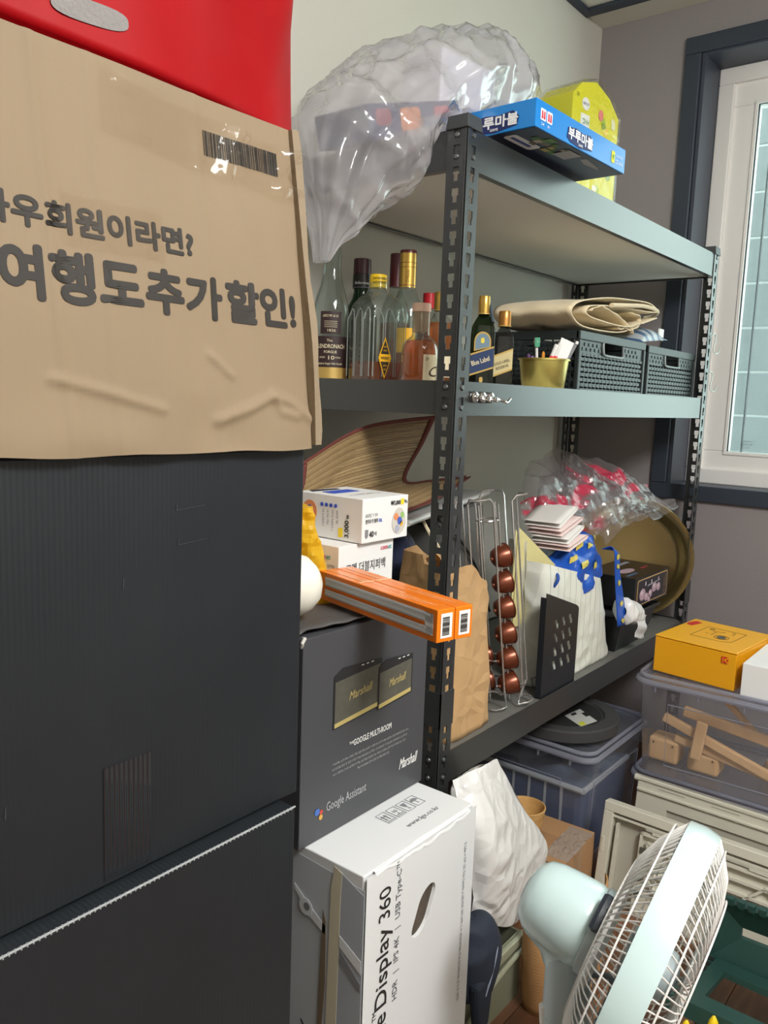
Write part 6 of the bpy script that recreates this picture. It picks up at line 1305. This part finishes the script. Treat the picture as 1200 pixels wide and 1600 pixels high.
# ================================================================== electric fan
MINT = mat('mint_plastic', (196, 218, 218), rough=.22, spec=.55, coat=.3); PALE = mat('pale_grey_plastic', (176, 188, 190), rough=.35); WHW = mat('white_wire_coat', (232, 230, 226), rough=.35); DKG = mat('dark_grip', (52, 58, 68), rough=.4)
FC = Vector((-.2612, -.5425, .4995)); ax = Vector((.1139, -.9570, -.2666)).normalized()
FX = ax; FU = (Vector((0, 0, 1)) - FX * FX.z).normalized(); FV = FX.cross(FU)
FM = Matrix(((FU.x, FV.x, FX.x, FC.x), (FU.y, FV.y, FX.y, FC.y), (FU.z, FV.z, FX.z, FC.z), (0, 0, 0, 1)))
fan = thing('electric_fan', 'pale mint electric fan with white wire guards, head tipped down', 'fan', (-.265, -.430, 0))
inv = Matrix.Translation((.265, .430, 0))
K = inv @ FM
FR = .205
MB().lathe([(FR - .006, -.022), (FR, -.022), (FR + .003, 0), (FR, .022), (FR - .006, .022), (FR - .006, -.022)], 96, K, close=False).build('guard_band', MINT, fan, smooth=True)
def spoke(front, k, n):
    a = 2 * PI * k / n; z = 1 if front else -1; tw = .10 if not front else .16; pts = []
    for t in (0, .12, .3, .55, .8, .93, 1.0):
        r = lerp(FR - .004, .055 if front else .068, t); h = (.022 + .036 * math.sin(min(t * 1.9, 1) * PI / 2) - (.012 * max(0, t - .6))) if front else (.022 + .042 * math.sin(min(t * 1.5, 1) * PI / 2)); pts.append(K @ Vector((r * math.cos(a + tw * t), r * math.sin(a + tw * t), z * h)))
    return pts
for front, n in ((True, 92), (False, 92)):
    m = MB()
    for k in range(n): m.tube(spoke(front, k, n), .0013, 5)
    g = m.build('front_guard_wires' if front else 'rear_guard_wires', WHW, fan, smooth=True); g['kind'] = 'stuff'
    for r, h in (((.19, .034), (.13, .060)) if front else ((.19, .038), (.12, .065))):
        MB().tube([K @ Vector((r * math.cos(t), r * math.sin(t), h if front else -h)) for t in [2 * PI * q / 72 for q in range(72)]], .0014, 6, closed=True).build('guard_ring', WHW, fan, smooth=True)
MB().lathe([(.0, .062), (.05, .061), (.058, .055), (.058, .050), (.0, .050)], 40, K).build('badge', WHW, fan, smooth=True)
# blades and spinner
MB().lathe([(.0, .045), (.02, .043), (.034, .034), (.038, .018), (.038, -.03), (.0, -.03)], 32, K).build('spinner', PALE, fan, smooth=True)
for b_ in range(5):
    a0 = b_ * 2 * PI / 5
    def bl(u, v): r = lerp(.032, .178, v); a = a0 + (u - .5) * (.75 + .35 * math.sin(PI * v)); return K @ Vector((r * math.cos(a), r * math.sin(a), .022 * (u - .5) * 2 - .004))
    MB().grid(bl, 12, 10).build('blade', mat('blade_smoke', (150, 160, 164), rough=.25), fan, smooth='all', thick=.002)
# motor housing
K2 = K @ Matrix.Translation((0, 0, .018))
m = MB()
for q in range(60): a = q * PI / 30; m.tube([K @ Vector((.066 * math.cos(a), .066 * math.sin(a), -.062)), K @ Vector((.098 * math.cos(a), .098 * math.sin(a), -.066))], .0018, 5)
m.build('rear_grille_ribs', WHW, fan, smooth=True)['kind'] = 'stuff'
MB().lathe([(.0, -.208), (.022, -.206), (.042, -.199), (.053, -.186), (.0575, -.168), (.0605, -.140), (.062, -.112), (.060, -.100), (.058, -.098), (.0, -.098)], 48, K2).build('motor_housing', MINT, fan, smooth=True)
MB().lathe([(.062, -.100), (.064, -.098), (.064, -.086), (.0, -.086)], 48, K2).build('housing_collar', PALE, fan, smooth=True)
MB().lathe([(.074, -.086), (.078, -.084), (.078, -.076), (.0, -.076)], 48, K2).build('mount_ring', WHW, fan, smooth=True)
tc_ = CAM - FC; phc = math.atan2(tc_.dot(FV), tc_.dot(FU)); gr = []
for t in [q / 15 for q in range(16)]:
    a = lerp(phc * .25, phc * 1.05, t); gr.append(K2 @ Vector((.076 * math.cos(a), .076 * math.sin(a), -.092)))
MB().tube(gr, [.003] + [.009] * 14 + [.003], 8).build('grip', DKG, fan, smooth=True)
# neck and pole
def LP(p): return inv @ Vector(p)
nk = K @ Vector((-.015, 0, -.140)); 
MB().tube([nk, Vector((.012, .012, .470)), Vector((.004, .004, .44))], [.050, .042, .035], 24).build('neck', MINT, fan, smooth=True)
MB().lathe([(.034, .36), (.034, .452), (.030, .464), (.012, .470), (.0, .470)], 32).build('tilt_joint', PALE, fan, smooth=True)
MB().lathe([(.0, .02), (.033, .02), (.031, .35), (.0345, .352), (.0345, .362), (.0, .362)], 32).build('pole', PALE, fan, smooth=True)
MB().lathe([(.0, .0), (.155, .0), (.160, .006), (.155, .016), (.06, .03), (.04, .05), (.0, .05)], 48).build('base', PALE, fan, smooth=True)
kd = Vector((-.62, .78, 0)); MB().tube([kd * .030 + Vector((0, 0, .335)), kd * .034 + Vector((0, 0, .375))], .0065, 10).build('height_knob', WHW, fan, smooth=True)
MB().tube(curve([K @ Vector((-.07, -.03, -.10)), K @ Vector((-.12, -.05, -.08)), Vector((.045, -.05, .42)), Vector((.035, -.05, .36)), Vector((.03, -.05, .30)), Vector((.05, -.06, .2))], 30), .005, 8).build('power_cord', mat('grey_cord', (140, 146, 150), rough=.5), fan, smooth=True)
for q in range(5): MB().tube([Vector((.026 + .016 * math.cos(t + q), -.052 + .016 * math.sin(t + q), .335 - q * .012 + .02 * math.sin(t * 2))) for t in [k * PI / 8 for k in range(16)]], .0035, 6, closed=True).build('cord_coil', mat('pale_cord', (206, 204, 198), rough=.5), fan, smooth=True)
set_type()
# print belongs to the surface it is printed on: make it a sub-part of that panel
PRINT = ('lettering', 'fine_print', 'logo', 'barcode', 'printed_', 'bullet', 'handling_mark', 'colour_patch', 'picture', 'seal', 'band', 'tape', 'packing_tape', 'dent', 'slot_mark', 'player_sign', 'award_sign', 'underside_print', 'fruit_print', 'side_print', 'camera_', 'crest', 'rule', 'label_print', 'bin_sign', 'opening', 'finger_hole', 'peg', 'torn_corner', 'cut_edge', 'upper_edge', 'diamond_band', 'shield', 'foil_', 'neck_ring', 'glass_mark', 'screen_edge')
HOSTS = ('front_panel', 'carton', 'box', 'body', 'base', 'block', 'label', 'lower_label', 'diamond_label', 'neck_label', 'neck_foil', 'cap', 'paper_label', 'pane', 'sash')
IDENT = Matrix.Identity(4)
for o in [x for x in S.objects if x.type == 'EMPTY' and x.parent is None]:
    kids = list(o.children); base = lambda n: n.name.split('.')[0]
    host = None
    for h in HOSTS:
        host = next((k for k in kids if base(k) == h and k.matrix_basis == IDENT), None)
        if host: break
    if not host: continue
    for k in kids:
        if k is not host and not k.children and any(base(k) == p or (p[-1] == '_' and base(k).startswith(p)) for p in PRINT): k.parent = host
